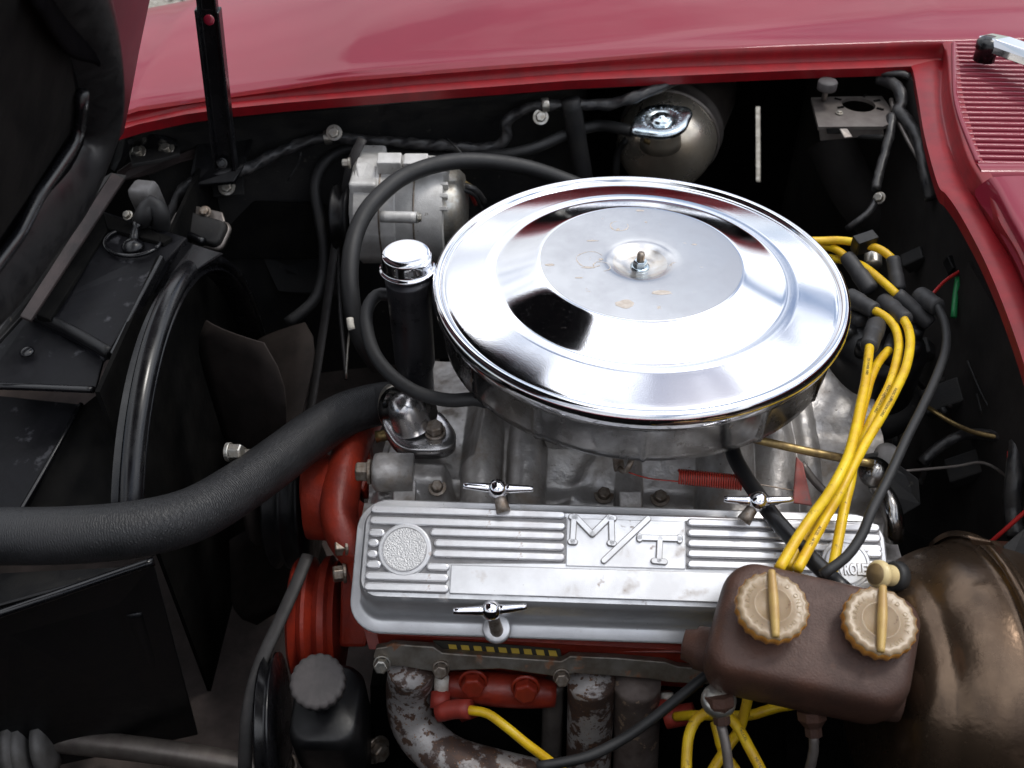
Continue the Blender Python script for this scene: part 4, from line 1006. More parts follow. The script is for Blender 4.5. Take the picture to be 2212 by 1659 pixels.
# upper lug block
def altbox(name, pxs, th, m): return panel(name, pxs, th, m, alt, bevel=.0015)
altbox('mount_lug', [(768, 352, -3.2), (795, 350, -3.2), (810, 355, -3.2), (812, 400, -4.4), (775, 400, -4.4)], .022, M['cast_light'])
bm = bmesh.new(); box(bm, basis(P(870, 344, -2.6), V((0, -.15, 1)), V((1, 0, 0))), -.027, -.0012, -.011, .007, -.03, .004); obj('top_lug', bm, M['cast_light'], alt, smooth=False, bevel=.0015)
bm = bmesh.new(); box(bm, basis(P(870, 344, -2.6), V((0, -.15, 1)), V((1, 0, 0))), .0012, .027, -.011, .007, -.03, .003); obj('top_lug', bm, M['cast_light'], alt, smooth=False, bevel=.0015)
hose('through_bolt', [P(822, 468, -5.2), P(900, 470, -5.2)], .0060, M['cast_light'], None, None, alt)
hexbolt('bolt', P(902, 470, -5.2), V((1, 0, 0)), .0045, .004, M['zinc'], alt)
hexbolt('bolt', P(757, 352, -3.5), V((-1, 0, 0)), .0045, .009, M['zinc'], alt)
for k, (x, y, c_) in enumerate([(983, 380, 'brass'), (990, 400, 'rubber'), (978, 392, 'wire_red')]):
    hose('terminal_lead', [P(x - 15, y, -6), P(x + 10, y + 10, -6.5), P(x + 35, y + 22, -7.5), P(x + 50, y + 50, -10)], .0022, M[c_], None, None, alt, seg=8)
hose('lead_sleeve', [P(1000, 402, -6.6), P(1025, 410, -7), P(1045, 435, -9)], .0042, M['tape'], None, None, alt, seg=10)
# alternator pulley and fan
bm = bmesh.new(); pm = basis(P(748, 470, -10.0), V((1, -.04, 0)))
lathe(bm, [(.012, -.014), (.034, -.013), (.036, -.010), (.026, -.004), (.036, .003), (.037, .006), (.012, .008)], pm, 64); obj('pulley', bm, M['black_paint'], alt)
panel('adjuster_arm', [(772, 296, -2.4), (784, 298, -2.4), (776, 340, -3.5), (752, 440, -9), (738, 436, -9), (756, 345, -3.5)], .004, M['black_dusty'], alt)
# belts
hose('alternator_belt', [P(783, 300, -2.0), P(760, 350, -4), P(742, 430, -8.5), P(723, 540, -13), P(700, 700, -20), P(668, 900, -27)], .0060, M['belt'], 'flat grey drive belt running down from the alternator pulley', 'belt', seg=12, flat=(.55, 1.05))
hose('inner_belt', [P(750, 400, -8), P(735, 520, -14), P(733, 640, -18), P(748, 820, -24)], .0045, M['belt'], 'inner drive belt strand behind the long flat belt', 'belt', seg=10, flat=(.5, 1))
hose('throttle_stay', [P(758, 690, -11.5), P(752, 740, -14), P(747, 818, -17)], .0011, M['zinc'], 'thin bright wire stay hanging behind the black filler tube', 'wire', seg=8)
M['tube_black'] = mat('worn_black_tube', (.030, .030, .034), (.045, .045, .05), metal=.5, rough=.24, rough2=.5, ns=30)
# ---- oil filler
fb = P(905, 880, -17); ft = V((fb.x, fb.y, H0 - .012))
oil = thing('oil_filler', 'black oil filler tube with a chrome breather cap', 'oil filler', fb)
bm = bmesh.new(); lathe(bm, [(.0165, 0), (.0165, .05), (.0190, .06), (.0198, .145), (.0205, .155), (.0205, ft.z - fb.z)], basis(fb, ft - fb), 40); obj('tube', bm, M['tube_black'], oil)
bm = bmesh.new(); fm = basis(P(880, 578, -.6), V((0, 0, 1))) @ Matrix.Diagonal((.93, .93, .95, 1))
lathe(bm, smooth_prof([(.0150, -.004), (.0245, -.002), (.0270, -.0012), (.0268, .0006), (.0245, .0014), (.0238, .004), (.0240, .0125), (.0236, .0158), (.0212, .0180), (.0160, .0185), (0, .0186)], 1), fm, 64); obj('breather_cap', bm, M['chrome_cap'], oil)
hose('hose_nipple', [P(842, 637, -4.2), P(872, 640, -4.4)], .0048, M['black_gloss'], None, None, oil)
hose('white_clip', [P(756, 688, -9.5), P(757, 700, -9.8), P(760, 712, -10.2)], .0035, M['white'], 'small white paint mark on the lower end of the fat hose', 'clip')

#SECTION front
# ================================================================== fan, shroud, radiator
sc_ = V((-.30, .71, CAMZ - .795)); SR = .241
shr = thing('fan_shroud', 'glossy black fan shroud ring around the dark fan', 'fan shroud', sc_ + V((0, 0, -.26)))
bm = bmesh.new()
def shm(x): return basis(sc_ + V((x, 0, 0)), V((1, 0, 0)), V((0, 0, 1)))
bm = bmesh.new()
lathe(bm, smooth_prof([(SR + .002, -.020), (SR + .009, -.018), (SR + .0105, -.011), (SR + .0085, -.004), (SR + .004, -.0005), (SR, -.001), (SR - .001, -.006)], 1), shm(0), 200, arc=(R(-140), R(49)))
obj('ring', bm, M['black_gloss'], shr)
bm = bmesh.new()
lathe(bm, [(SR - .001, -.006), (SR - .0055, -.003), (SR - .0062, -.0022), (SR - .007, -.003), (SR - .007, -.03)], shm(0), 200, arc=(R(-140), R(49))); obj('inner_lip', bm, M['black_gloss'], shr)
quad('rear_plate', [V((-.345, .62, .825)), V((-.345, 1.02, .825)), V((-.345, 1.02, .3)), V((-.345, .62, .3))], M['deep'], shr, .004)
# shroud shoulder from tank to ring
panel('shoulder', [(372, 508, -6.5), (420, 528, -4.5), (480, 546, -3.6), (380, 610, -6), (318, 740, -9), (240, 760, -10)], .003, M['black_gloss'], shr)
fan = thing('cooling_fan', 'dusty dark engine fan inside the shroud', 'fan', sc_ + V((.02, 0, 0)))
fc = sc_ + V((.035, 0, 0)); 
for k in (22, 80, 268, 322):
    a = R(k); bm = bmesh.new(); rws = []
    for i in range(8):
        r = .045 + .150 * min(1, i / 7); wd = (.044 + .024 * (i / 7)) * (1 - .42 * max(0, (i - 4) / 3) ** 2.2); tw = R(56)
        row = []
        for j in range(6):
            s = (j / 5 - .5) * 2 * wd; p = V((math.sin(tw) * s - .006 * (1 - (j / 2.5 - 1) ** 2), 0, 0)); tang = math.cos(tw) * s
            row.append(fc + V((p.x, math.cos(a) * r - math.sin(a) * tang, math.sin(a) * r + math.cos(a) * tang)))
        rws.append(row)
    loft(bm, rws); o = obj('blade', bm, M['fan_blade'], fan); s_ = o.modifiers.new('t', 'SOLIDIFY'); s_.thickness = .002
bm = bmesh.new(); lathe(bm, [(.05, -.006), (.055, 0), (.05, .008), (.03, .016), (0, .018)], basis(fc, V((1, 0, 0))), 48); obj('hub', bm, M['fan_blade'], fan)
for (x, y) in ((490, 976), (520, 985)): hexbolt('bolt', PA(x, y, 0, -.245), V((1, -.1, .1)), .007, .014, M['zinc'], fan, 1.2)
hexbolt('bolt', P(757, 1184, -22), V((-1, 0, 0)), .007, .01, M['dirty_bolt'], fan)
# water pump pulley group behind the hose
pul = thing('pump_pulley', 'dark grooved pump pulley half hidden under the radiator hose', 'pulley', sc_ + V((.10, 0, -.08)))
bm = bmesh.new()
lathe(bm, [(.02, -.03), (.075, -.028), (.078, -.024), (.068, -.018), (.078, -.011), (.078, -.008), (.068, -.002), (.078, .006), (.079, .01), (.03, .012)], basis(sc_ + V((.08, 0, 0)), V((1, 0, 0))), 96); obj('grooves', bm, M['black_paint'], pul)
# radiator top and front pieces
rad = thing('radiator', 'black radiator with worn top tank left of the fan shroud', 'radiator', P(200, 650, -20))
panel('top_tank', [(222, 455, -5.0), (405, 512, -5.2), (360, 560, -5.6), (232, 762, -6.2), (58, 672, -6.0)], .012, M['black_tray'], rad, label='worn black top tank', bevel=.002)
panel('tank_edge_strip', [(345, 548, -4.8), (353, 552, -4.8), (243, 765, -5.8), (236, 760, -5.8)], .01, M['black_gloss'], rad)
panel('top_gap', [(222, 458, -4.7), (372, 512, -4.8), (352, 524, -4.8), (232, 492, -4.7)], .006, M['deep'], rad)
panel('tank_gap_shade', [(222, 458, -4.7), (234, 494, -4.9), (108, 690, -5.6), (76, 678, -5.4)], .008, M['deep'], rad)  # dark sheet painted as the shaded gap beside the tank
bm = bmesh.new(); c = P(287, 522, -5.0); path = []
rx, ry = W(62, c), W(38, c)
e1_ = (P(345, 540, -5.0) - P(228, 505, -5.0)).normalized(); e2_ = V((-e1_.y, e1_.x, 0))
for k in range(40): a = 2 * math.pi * k / 40; path.append(c + e1_ * math.cos(a) * rx * 1.0 + e2_ * math.sin(a) * ry * 1.35)
path.append(path[0]); tube(bm, path, .0022, 8, smoothpath=False); obj('oval_bead', bm, M['black_gloss'], rad)
panel('front_flange', [(-40, 622, -6.6), (70, 678, -6.8), (238, 765, -7.2), (222, 778, -8.0), (205, 842, -8.6), (-40, 836, -8.4)], .004, M['black_tray'], rad, label='stained black flange below the top tank')
bm = bmesh.new(); tube(bm, pts([(-40, 834, -8.4), (60, 836, -8.4), (203, 842, -8.5)]), .0032, 10); obj('flange_edge', bm, M['black_gloss'], rad)
bm = bmesh.new(); tube(bm, pts([(60, 672, -6.2), (150, 712, -6.4), (238, 762, -6.5)]), .0055, 12); obj('fold_bead', bm, M['black_paint'], rad)
bm = bmesh.new(); lathe(bm, [(.0065, 0), (.0062, .0015), (.004, .0028), (0, .003)], basis(P(59, 761, -7.2), V((0, -.1, 1))), 20); obj('rivet', bm, M['black_gloss'], rad)
panel('lower_core', [(-40, 850, -13), (172, 872, -13), (38, 1108, -15), (-40, 1108, -15)], .01, M['black_tray'], rad)
panel('side_channel', [(178, 876, -13), (300, 780, -11), (300, 1090, -17), (44, 1110, -16)], .01, M['deep'], rad)
bm = bmesh.new(); tube(bm, pts([(176, 872, -12.6), (105, 1000, -13.8), (42, 1108, -14.8)]), .0022, 8); obj('core_edge', bm, M['zinc'] if False else M['black_gloss'], rad)
# front support bars left
panel('support_bar', [(-60, 690, -3.5), (150, 430, -1.5), (240, 372, -1), (275, 378, -1.5), (222, 455, -3), (60, 670, -4.8), (-60, 800, -5)], .01, M['black_dusty'], rad)
M['brown_dust'] = mat('brown_dusty_paint', (.034, .024, .023), (.018, .014, .0135), spec=.3, rough=.6, ns=35, bump=.3, bs=200)
panel('support_flange', [(242, 372, -.8), (268, 384, -1.0), (66, 692, -4.0), (42, 682, -3.8)], .004, M['brown_dust'], rad)
panel('corner_gusset', [(252, 372, -4.6), (283, 350, -4.4), (388, 332, -4.4), (470, 300, -4.2), (475, 330, -5), (388, 352, -5.4), (330, 376, -6), (262, 392, -6)], .006, M['brown_dust'], rad)
# bleed hose on top of tank with grey cover
rl = thing('horn_relay', 'grey plastic relay cover standing beside a hose elbow', 'relay', P(312, 440, -4))
bm = bmesh.new(); bmx = basis(P(316, 425, -3.2), V((-.08, -.12, 1)), V((1, -.25, 0)))
loft(bm, [[bmx @ V((x, y, z)) for x, y in rrect(.026 * s, .022 * s, .004, 4)] for z, s in ((-.02, 1), (.008, 1), (.013, .92), (.015, .7))], closed=True, cap1=True, cap0=True); obj('cover', bm, M['grey_plastic'], rl, bevel=0)
hose('hose_elbow', [P(350, 500, -6), P(346, 460, -3.0), P(328, 440, -2.2), P(312, 462, -2.9), P(304, 480, -4.4)], .0088, M['rubber'], None, None, rl)
hose('stem', [P(298, 480, -3.6), P(292, 500, -4.4), P(289, 525, -5)], .0045, M['black_gloss'], None, None, rl)
bm = bmesh.new(); lathe(bm, [(.011, 0), (.011, .003), (.008, .006), (.005, .008)], basis(P(288, 535, -5.2), V((0, 0, 1))), 24); obj('stem_base', bm, M['black_gloss'], rl)
hexbolt('bolt', P(277, 466, -3.8), V((-.2, -.5, .8)), .004, .005, M['zinc'], rl)
reg = thing('voltage_regulator', 'ribbed oblong regulator with a dusty rim below the loom', 'regulator', P(440, 500, -11))
bm = bmesh.new(); bx_ = basis(P(428, 492, -8.8), V((.05, -.45, .9)), V((1, -.32, 0)))
loft(bm, [[bx_ @ V((x, y, z)) for x, y in rrect(.058 * s, .030 * s, .008, 5)] for z, s in ((-.02, 1), (.0, 1), (.003, .95), (.0035, .82))], closed=True, cap1=True, cap0=True); obj('case', bm, M['black_dusty'], reg)
bm = bmesh.new(); loft(bm, [[bx_ @ V((x, y, z)) for x, y in rrect(.060 * s, .033 * s, .009, 5)] for z, s in ((-.008, 1.08), (-.004, 1.08), (-.003, 1.0))], closed=True, cap0=True); obj('rim', bm, M['relay_steel'], reg)
panel('bracket', [(408, 460, -8.3), (422, 444, -7.8), (480, 458, -8.0), (486, 478, -8.6), (470, 492, -9)], .003, M['relay_steel'], reg)
hexbolt('bolt', P(443, 458, -7.8), V((0, -.6, .8)), .005, .005, M['dirty_bolt'], reg)
hose('pipe', [P(372, 492, -8.6), P(440, 523, -8.9)], .0046, M['black_gloss'], None, None, reg)

# ---- bottom left
spl = thing('splash_panel', 'large glossy black splash panel at the lower left', 'panel', P(250, 1400, -50))
panel('sheet', [P(-80, 1330, -20), P(332, 1218, -20), P(428, 1588, -47), P(170, 1645, -47), P(-80, 1700, -47)], .004, M['black_paint'], spl)
bm = bmesh.new(); tube(bm, [P(-80, 1352, -19.8), P(100, 1292, -19.6), P(250, 1240, -19.6), P(333, 1212, -19.6)], .0042, 10); obj('rolled_edge', bm, M['black_gloss'], spl)
panel('upper_flange', [P(-60, 1240, -24), P(300, 1222, -20.5), P(330, 1212, -20), P(-60, 1340, -20.4)], .004, M['black_dusty'], spl)
for (a, b) in (((285, 1320), (360, 1540)), ((135, 1355), (215, 1520))):
    bm = bmesh.new(); q = [P(a[0], a[1], -26), P(b[0], b[1], -43)]; tube(bm, q, .010, 10, flat=(1, .5)); obj('pressed_rib', bm, M['black_paint'], spl)
bar = thing('sway_bar', 'grey steel sway bar crossing the bottom left corner', 'bar', P(300, 1620, -52))
hose('rod', [P(120, 1598, -44), P(300, 1618, -44.5), P(450, 1640, -45), P(600, 1668, -46)], .0125, M['relay_steel'], None, None, bar)
for (x, y, r_) in ((45, 1620, .040), (60, 1620, .034), (100, 1610, .03)):
    bm = bmesh.new(); lathe(bm, [(r_ * .5, -.006), (r_, -.004), (r_, .004), (r_ * .5, .006)], basis(P(x, y, -43), V((1, .2, .1))), 40); obj('bushing', bm, M['grey_plastic'], bar)
for (x, y, h, r_, k) in ((238, 1590, -46, .012, .03), (612, 1640, -40, .011, .028)):
    hexbolt('nut', P(x, y + 18, h), V((.1, 0, 1)), r_, k * .6, M['dirty_bolt'], bar, 1.3)
    hose('stud_end', [P(x, y + 18, h), P(x + 4, y - 20, h)], .0055, M['dirty_bolt'], None, None, bar)
# power steering pump
ps = thing('steering_pump', 'black power steering pump with a grey scalloped cap', 'pump', P(690, 1540, -32))
bm = bmesh.new(); bx_ = basis(P(708, 1530, -27), V((0, -.1, 1)), V((1, 0, 0)))
loft(bm, [[bx_ @ V((x, y, z)) for x, y in rrect(.060 * s, .075 * s, .018, 6)] for z, s in ((-.14, .9), (-.05, 1), (.0, 1), (.008, .95), (.011, .85))], closed=True, cap1=True, cap0=True); obj('reservoir', bm, M['black_paint'], ps)
cc = P(686, 1472, -22.5); bm = bmesh.new()
def scal(n_, d): return lambda k, s, z, r: (1 + d * abs(math.sin(math.pi * n_ * k / s)) if r > .012 else 1)
lathe(bm, [(.017, -.012), (.0215, -.010), (.0222, 0), (.0212, .0025), (.018, .003), (.001, .0028)], basis(cc, V((-.02, -.35, 1))), 144, rfun=scal(18, .05)); obj('filler_cap', bm, M['cap_grey'], ps)
hose('filler_neck', [P(690, 1490, -26), cc], .015, M['black_paint'], None, None, ps)
bm = bmesh.new(); lathe(bm, [(.03, -.008), (.062, -.007), (.066, -.004), (.058, .0), (.066, .004), (.066, .006), (.03, .008)], basis(P(592, 1575, -31), V((1, .1, 0))), 80); obj('pulley', bm, M['black_gloss'], ps)
hose('steering_belt', [P(665, 1200, -23.5), P(636, 1270, -24), P(600, 1350, -25), P(560, 1440, -26.5), P(537, 1530, -28), P(530, 1620, -30), P(528, 1720, -33)], .0060, M['belt'], 'grey drive belt curving down round the steering pump pulley', 'belt', seg=12, flat=(.55, 1.05))
hexbolt('bolt', P(812, 1618, -36), V((.6, -.6, .3)), .009, .012, M['dirty_bolt'], ps, 1.5)

# ---- engine front: red timing cover, water pump, crank pulley
eng = thing('engine_block', 'orange red engine block and front castings below the valve cover', 'engine', V((0.05, .62, .5)))
def epx(lst, th, name='casting', m='engine_red', bv=.004): return panel(name, lst, th, M[m], eng, bevel=bv)
bm = bmesh.new(); tube(bm, [P(800, 905, -20), P(765, 960, -19.5), P(738, 1050, -19.5), P(735, 1130, -20.5), P(765, 1190, -22), P(820, 1240, -24)], .016, 20, rad=lambda t: .017 + .006 * math.sin(t * 3.1), flat=(1, .8)); obj('pump_leg', bm, M['engine_red'], eng)
epx([(770, 945, -19.2), (795, 930, -19), (800, 1010, -19.5), (785, 1060, -20), (740, 1040, -20), (725, 1000, -20)], .02)
bm = bmesh.new(); lathe(bm, [(.03, -.018), (.040, -.016), (.042, .01), (.046, .03)], basis(P(705, 1075, -22), V((1, 0, 0))), 48); obj('pump_snout', bm, M['engine_red'], eng)
bm = bmesh.new(); lathe(bm, [(.02, -.012), (.030, -.010), (.032, .01)], basis(P(683, 1050, -21.5), V((1, 0, 0))), 40); obj('pump_collar', bm, M['engine_red'], eng)
epx([(735, 1215, -24), (790, 1210, -24), (800, 1340, -28), (790, 1400, -30), (730, 1400, -31)], .03)
bm = bmesh.new(); cm2 = basis(P(700, 1335, -32), V((1, .03, 0))) @ Matrix.Diagonal((.80, .80, .85, 1))
lathe(bm, [(.04, -.034), (.070, -.032), (.074, -.029), (.063, -.022), (.074, -.015), (.074, -.011), (.063, -.005), (.075, .003), (.076, .010), (.068, .013), (.072, .02), (.05, .024)], cm2, 96); obj('crank_pulley', bm, M['engine_red'], eng, autosmooth=40)
epx([(752, 1085, -21), (790, 1120, -21), (775, 1330, -26), (800, 1400, -26), (1560, 1440, -27), (1560, 1410, -21), (790, 1370, -20.5), (745, 1200, -22)], .01)
for (x, y, h) in ((752, 1182, -20.8), (748, 1238, -22.5)): hexbolt('bolt', P(x, y, h), V((-1, -.2, .1)), .0075, .012, M['dirty_bolt'], eng, 1.2)
# cylinder head side below cover
hd0, hd1 = P(800, 1395, -20), P(1560, 1440, -20)
bm = bmesh.new(); slab(bm, [hd0 + V((0, .022, 0)), hd1 + V((0, .022, 0)), hd1 + V((0, .03, -.085)), hd0 + V((0, .03, -.085))], .05); obj('cylinder_head', bm, M['engine_red'], eng, smooth=False, bevel=.004)
for (x, y) in ((1022, 1470), (1135, 1482)):
    hexbolt('bolt', P(x, y, -25.5), V((0, -.9, .3)), .0105, .012, M['engine_red'], eng, 1.2)
bm = bmesh.new(); tube(bm, [P(960, 1478, -27), P(1080, 1490, -27.2), P(1200, 1500, -27.5)], .013, 14, rad=lambda t: .006 + .009 * math.sin(math.pi * (.12 + .76 * t)) ** .6); obj('head_rib', bm, M['engine_red'], eng)
bm = bmesh.new(); tube(bm, [P(985, 1512, -30), P(1020, 1500, -29.6)], .02, 16); obj('plug_boss', bm, M['engine_red'], eng)
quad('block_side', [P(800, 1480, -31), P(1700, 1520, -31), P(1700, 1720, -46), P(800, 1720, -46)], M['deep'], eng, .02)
quad('added_bay_bottom_slab', [V((-.12, .26, .42)), V((.44, .26, .42)), V((.44, 1.0, .42)), V((-.12, 1.0, .42))], M['deep'], eng, .05, label='added dark slab closing the bay below the engine')  # added slab closes the bay bottom and hides the bright ground
for x in (1082, 1105, 1130): hose('casting_fin', [P(x, 1498, -30), P(x, 1525, -31)], .003, M['engine_red'], None, None, eng, seg=8)
# back end of engine and firewall side red tints
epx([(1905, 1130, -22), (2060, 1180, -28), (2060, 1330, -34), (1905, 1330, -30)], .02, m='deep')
# ---- header
hd = thing('exhaust_header', 'rusty exhaust header with flaking paint below the valve cover', 'exhaust header', P(1100, 1450, -40))
fl = [(834, 1397), (846, 1391), (936, 1397), (955, 1410), (1080, 1419), (1212, 1428), (1232, 1417), (1330, 1421), (1437, 1430), (1465, 1440), (1540, 1446),
      (1540, 1480), (1440, 1474), (1400, 1466), (1240, 1455), (1215, 1468), (1200, 1462), (1080, 1445), (960, 1450), (938, 1452), (870, 1440), (822, 1440), (806, 1420), (812, 1400)]
fN = V((0, -.85, .5)).normalized(); fO = P(1100, 1430, -22.6)
c = [PN(a, b, fO, fN) for a, b in fl]; bm = bmesh.new(); slab(bm, c, .009); obj('flange', bm, M['steel_plate'], hd, smooth=False, bevel=.0012)
# printed gasket edge
gk = [PN(a, b, fO - fN * .010, fN) for a, b in ((935, 1384), (1000, 1386), (1090, 1392), (1210, 1402), (1215, 1426), (950, 1408))]
bm = bmesh.new(); slab(bm, gk, .0015); gs = obj('gasket', bm, M['print'], hd, smooth=False)
for k in range(9):
    x = 968 + k * 27; a = [PN(x + dx, y + k * 1.6, fO - fN * .0094, fN) for dx, y in ((0, 1392), (17, 1393), (22, 1411), (5, 1410))]
    bm = bmesh.new(); slab(bm, a, .0003); obj('printed_mark', bm, M['gasket'], gs, smooth=False)
hx = .0205
hose('front_tube', [P(889, 1438, -23.9), P(888, 1462, -25.7), P(884, 1490, -27.8), P(890, 1550, -30.5), P(920, 1600, -31.8), P(975, 1642, -32.4), P(1060, 1668, -33), P(1150, 1690, -34)], hx, M['header'], 'front header tube with large flakes of white paint', None, hd, seg=32)
hose('middle_tube', [P(1277, 1462, -24.6), P(1277, 1486, -26.2), P(1276, 1520, -28.5), P(1273, 1600, -33.5), P(1268, 1720, -40)], hx, M['header'], 'middle header tube still mostly pale', None, hd, seg=32)
hose('rear_tube', [P(1376, 1468, -24.9), P(1376, 1490, -26.3), P(1376, 1520, -28.5), P(1374, 1600, -33.5), P(1370, 1720, -40)], hx, M['header_dark'], 'rear header tube rusted dark brown', None, hd, seg=32)
hose('thin_pipe', [P(1196, 1475, -27), P(1194, 1540, -31), P(1190, 1650, -38)], .0095, M['relay_steel'], None, None, hd)
for (x, y) in ((826, 1432), (953, 1443), (1213, 1460)): hexbolt('bolt', PN(x, y, fO, fN), V((0, -.8, .6)), .0062, .012, M['dirty_bolt'] if x > 900 else M['zinc'], hd, 1.2)
# ---- small leads at lower front: plug boots
M['print_grey'] = M['print']
pb = thing('spark_plug', 'white spark plug with red elbow boot beside the front header tube', 'spark plug', P(955, 1530, -29))
hose('insulator', [P(954, 1462, -25.2), P(953, 1496, -26.6)], .0064, M['porcelain'], None, None, pb)
hose('boot', [P(952, 1494, -26.6), P(950, 1530, -27.2)], .0085, M['boot_red'], None, None, pb, seg=20)
hose('boot_arm', [P(946, 1540, -27.2), P(980, 1532, -26.6), P(1016, 1532, -26)], .0082, M['boot_red'], None, None, pb, seg=20)
pb2 = thing('spark_plug', 'spark plug with red boot behind the rear header tube', 'spark plug', P(1440, 1530, -29))
hose('insulator', [P(1440, 1495, -27), P(1440, 1512, -27.5)], .0058, M['porcelain'], None, None, pb2)
hose('boot', [P(1440, 1512, -27.3), P(1438, 1550, -28)], .0095, M['boot_red'], None, None, pb2)
hose('boot_arm', [P(1438, 1552, -28), P(1500, 1540, -27)], .0090, M['boot_red'], None, None, pb2)

#SECTION ign
# ================================================================== distributor and plug leads
dst = thing('distributor', 'black distributor under the crowd of boots right of the air cleaner', 'distributor', P(1900, 800, -22))
dm = basis(P(1905, 715, -8.5), V((0, 0, 1)))
bm = bmesh.new(); lathe(bm, [(.045, -.075), (.046, -.02), (.043, -.012), (.036, -.008), (.030, .0), (0, .001)], dm, 48); obj('cap', bm, M['black_paint'], dst)
bm = bmesh.new(); lathe(bm, [(.03, -.15), (.034, -.10), (.052, -.095), (.052, -.07), (.046, -.068)], dm, 48); obj('bowl', bm, M['black_dusty'], dst)
for k in range(8):
    a = 2 * math.pi * k / 8; bm = bmesh.new(); q = dm @ V((math.cos(a) * .032, math.sin(a) * .032, -.012)); tube(bm, [q, q + V((0, 0, .016))], .0075, 14); obj('tower', bm, M['black_paint'], dst)
bm = bmesh.new(); lathe(bm, [(.004, 0), (.0085, .0005), (.0085, .003), (.004, .0035)], basis(P(1803, 829, -13), V((0, -.5, .8))), 28); obj('cap_screw', bm, M['relay_steel'], dst)
# boots: start, end, radius px
YR = .0040
def boot(parent, a, b, rpx, name='boot', m='boot'):
    r = W(rpx, a); bm = bmesh.new()
    tube(bm, [a, a.lerp(b, .5), b], r, 20, step=.002, rad=lambda t: r * (.80 + .2 * sm(t / .06)) * (1 - .10 * sm((t - .45) / .08)) * (1 - .16 * sm((t - .93) / .07)))
    return obj(name, bm, M[m], parent)
def lead(label, pl, boots, txt=None, group='yellow plug leads'):
    t = thing('plug_lead', label, 'plug lead', P(*pl[0]), group)
    p = pts(pl); bm = bmesh.new(); tube(bm, p, YR, 20, step=.004); o = obj('cable', bm, M['yellow'], t)
    for b in boots: boot(t, P(*b[0]), P(*b[1]), b[2])
    for (s_, fr_, fl_) in (txt or []): text_tube('printed_lettering', s_, .0030, p, YR, fr_, M['print'], o, fl_)
    return t
lead('yellow lead arching highest over the rear edge of the chrome lid', [(1745, 520, -5), (1777, 520, -5), (1808, 519, -4.8), (1838, 522, -4.6), (1875, 530, -4.5), (1905, 541, -4.4), (1929, 560, -4.7)], [((1940, 628, -6.5), (1929, 556, -4.6), 17)])
lead('yellow lead under the top arch, ending in a boot beside the lid', [(1750, 530, -6), (1785, 532, -5.8), (1808, 540, -5.6), (1832, 558, -5.6)], [((1882, 628, -6.5), (1828, 553, -5.4), 19)], [('ACCEL', .4, False)])
lead('yellow lead running diagonally down to the upper right boot', [(1770, 552, -7), (1805, 560, -6.6), (1835, 564, -6.2), (1862, 574, -5.9), (1885, 590, -5.7), (1912, 613, -5.6), (1938, 637, -5.8)], [((2010, 700, -7.5), (1936, 634, -5.6), 18)])
lead('yellow lead leaving the large boot nearest the chrome rim', [(1880, 664, -6.2), (1890, 671, -6.2), (1912, 684, -6.1), (1932, 705, -6.1), (1941, 736, -6.1), (1939, 770, -6.2), (1922, 830, -6.4), (1890, 893, -6.6), (1866, 946, -6.8), (1838, 1000, -6.9), (1808, 1050, -7.2), (1772, 1106, -8.0), (1735, 1165, -8.6), (1702, 1228, -9)], [((1832, 640, -7), (1890, 672, -6.2), 20)], [('RADIO SUPPRESSION CABLE', .42, False)])
lead('outermost yellow lead sweeping right before joining the bundle', [(1945, 680, -5.6), (1952, 690, -5.5), (1963, 713, -5.4), (1966, 746, -5.3), (1957, 793, -5.3), (1936, 840, -5.4), (1908, 893, -5.6), (1876, 946, -5.7), (1850, 993, -5.8), (1830, 1033, -6.0), (1810, 1073, -6.5), (1788, 1110, -7), (1755, 1170, -7.5), (1722, 1231, -7.8)], [((1908, 650, -7), (1957, 692, -5.5), 20)], [('RADIO SUPPRESSION CABLE', .42, False), ('ACCEL   HI-TC', .90, False)])
lead('left yellow lead dropping straight from a short upright boot', [(1879, 735, -5.8), (1878, 752, -5.6), (1875, 780, -5.3), (1869, 826, -5.1), (1859, 873, -5.0), (1848, 926, -4.9), (1832, 986, -4.8), (1808, 1036, -5.0), (1784, 1075, -5.6), (1758, 1110, -6.2), (1720, 1166, -6.8), (1682, 1230, -7.4)], [((1894, 700, -6.8), (1877, 750, -5.6), 21)], [('3591 POWER WIRE', .18, False)])
lead('short topped yellow lead tucked behind the left one', [(1924, 750, -7.4), (1919, 757, -7.2), (1897, 783, -7), (1880, 820, -6.9), (1871, 853, -6.9), (1858, 903, -6.9), (1846, 970, -7), (1838, 1036, -7.2), (1826, 1086, -7.6), (1812, 1160, -8.2), (1797, 1242, -8.6)], [((1932, 728, -8), (1919, 757, -7.2), 14)])
boot(dst, P(1828, 662, -9), P(1862, 700, -8.2), 22); boot(dst, P(1840, 700, -10), P(1850, 740, -11), 24)
cl = thing('coil_lead', 'thin black coil lead from a fat boot down to the brown reservoir', 'cable', P(2010, 660, -8))
cp = pts([(2015, 655, -5.5), (2026, 664, -5.2), (2042, 703, -4.8), (2043, 753, -4.6), (2023, 813, -4.5), (1992, 880, -4.5), (1958, 948, -4.5), (1925, 1020, -4.7), (1882, 1106, -5.2), (1862, 1155, -5.8), (1828, 1203, -6.4), (1775, 1242, -7)])
bm = bmesh.new(); tube(bm, cp, .0038, 16); obj('cable', bm, M['rubber'], cl)
boot(cl, P(1985, 638, -6.2), P(2026, 664, -5.3), 21)
bm = bmesh.new(); box(bm, basis(P(1868, 520, -4), V((-.1, -.2, 1)), V((1, .35, 0))), -.011, .011, -.006, .006, -.012, .006); tag(obj('lead_separator', bm, M['black_paint'], smooth=False, bevel=.001), 'small black clip holding the top yellow lead', 'clip')
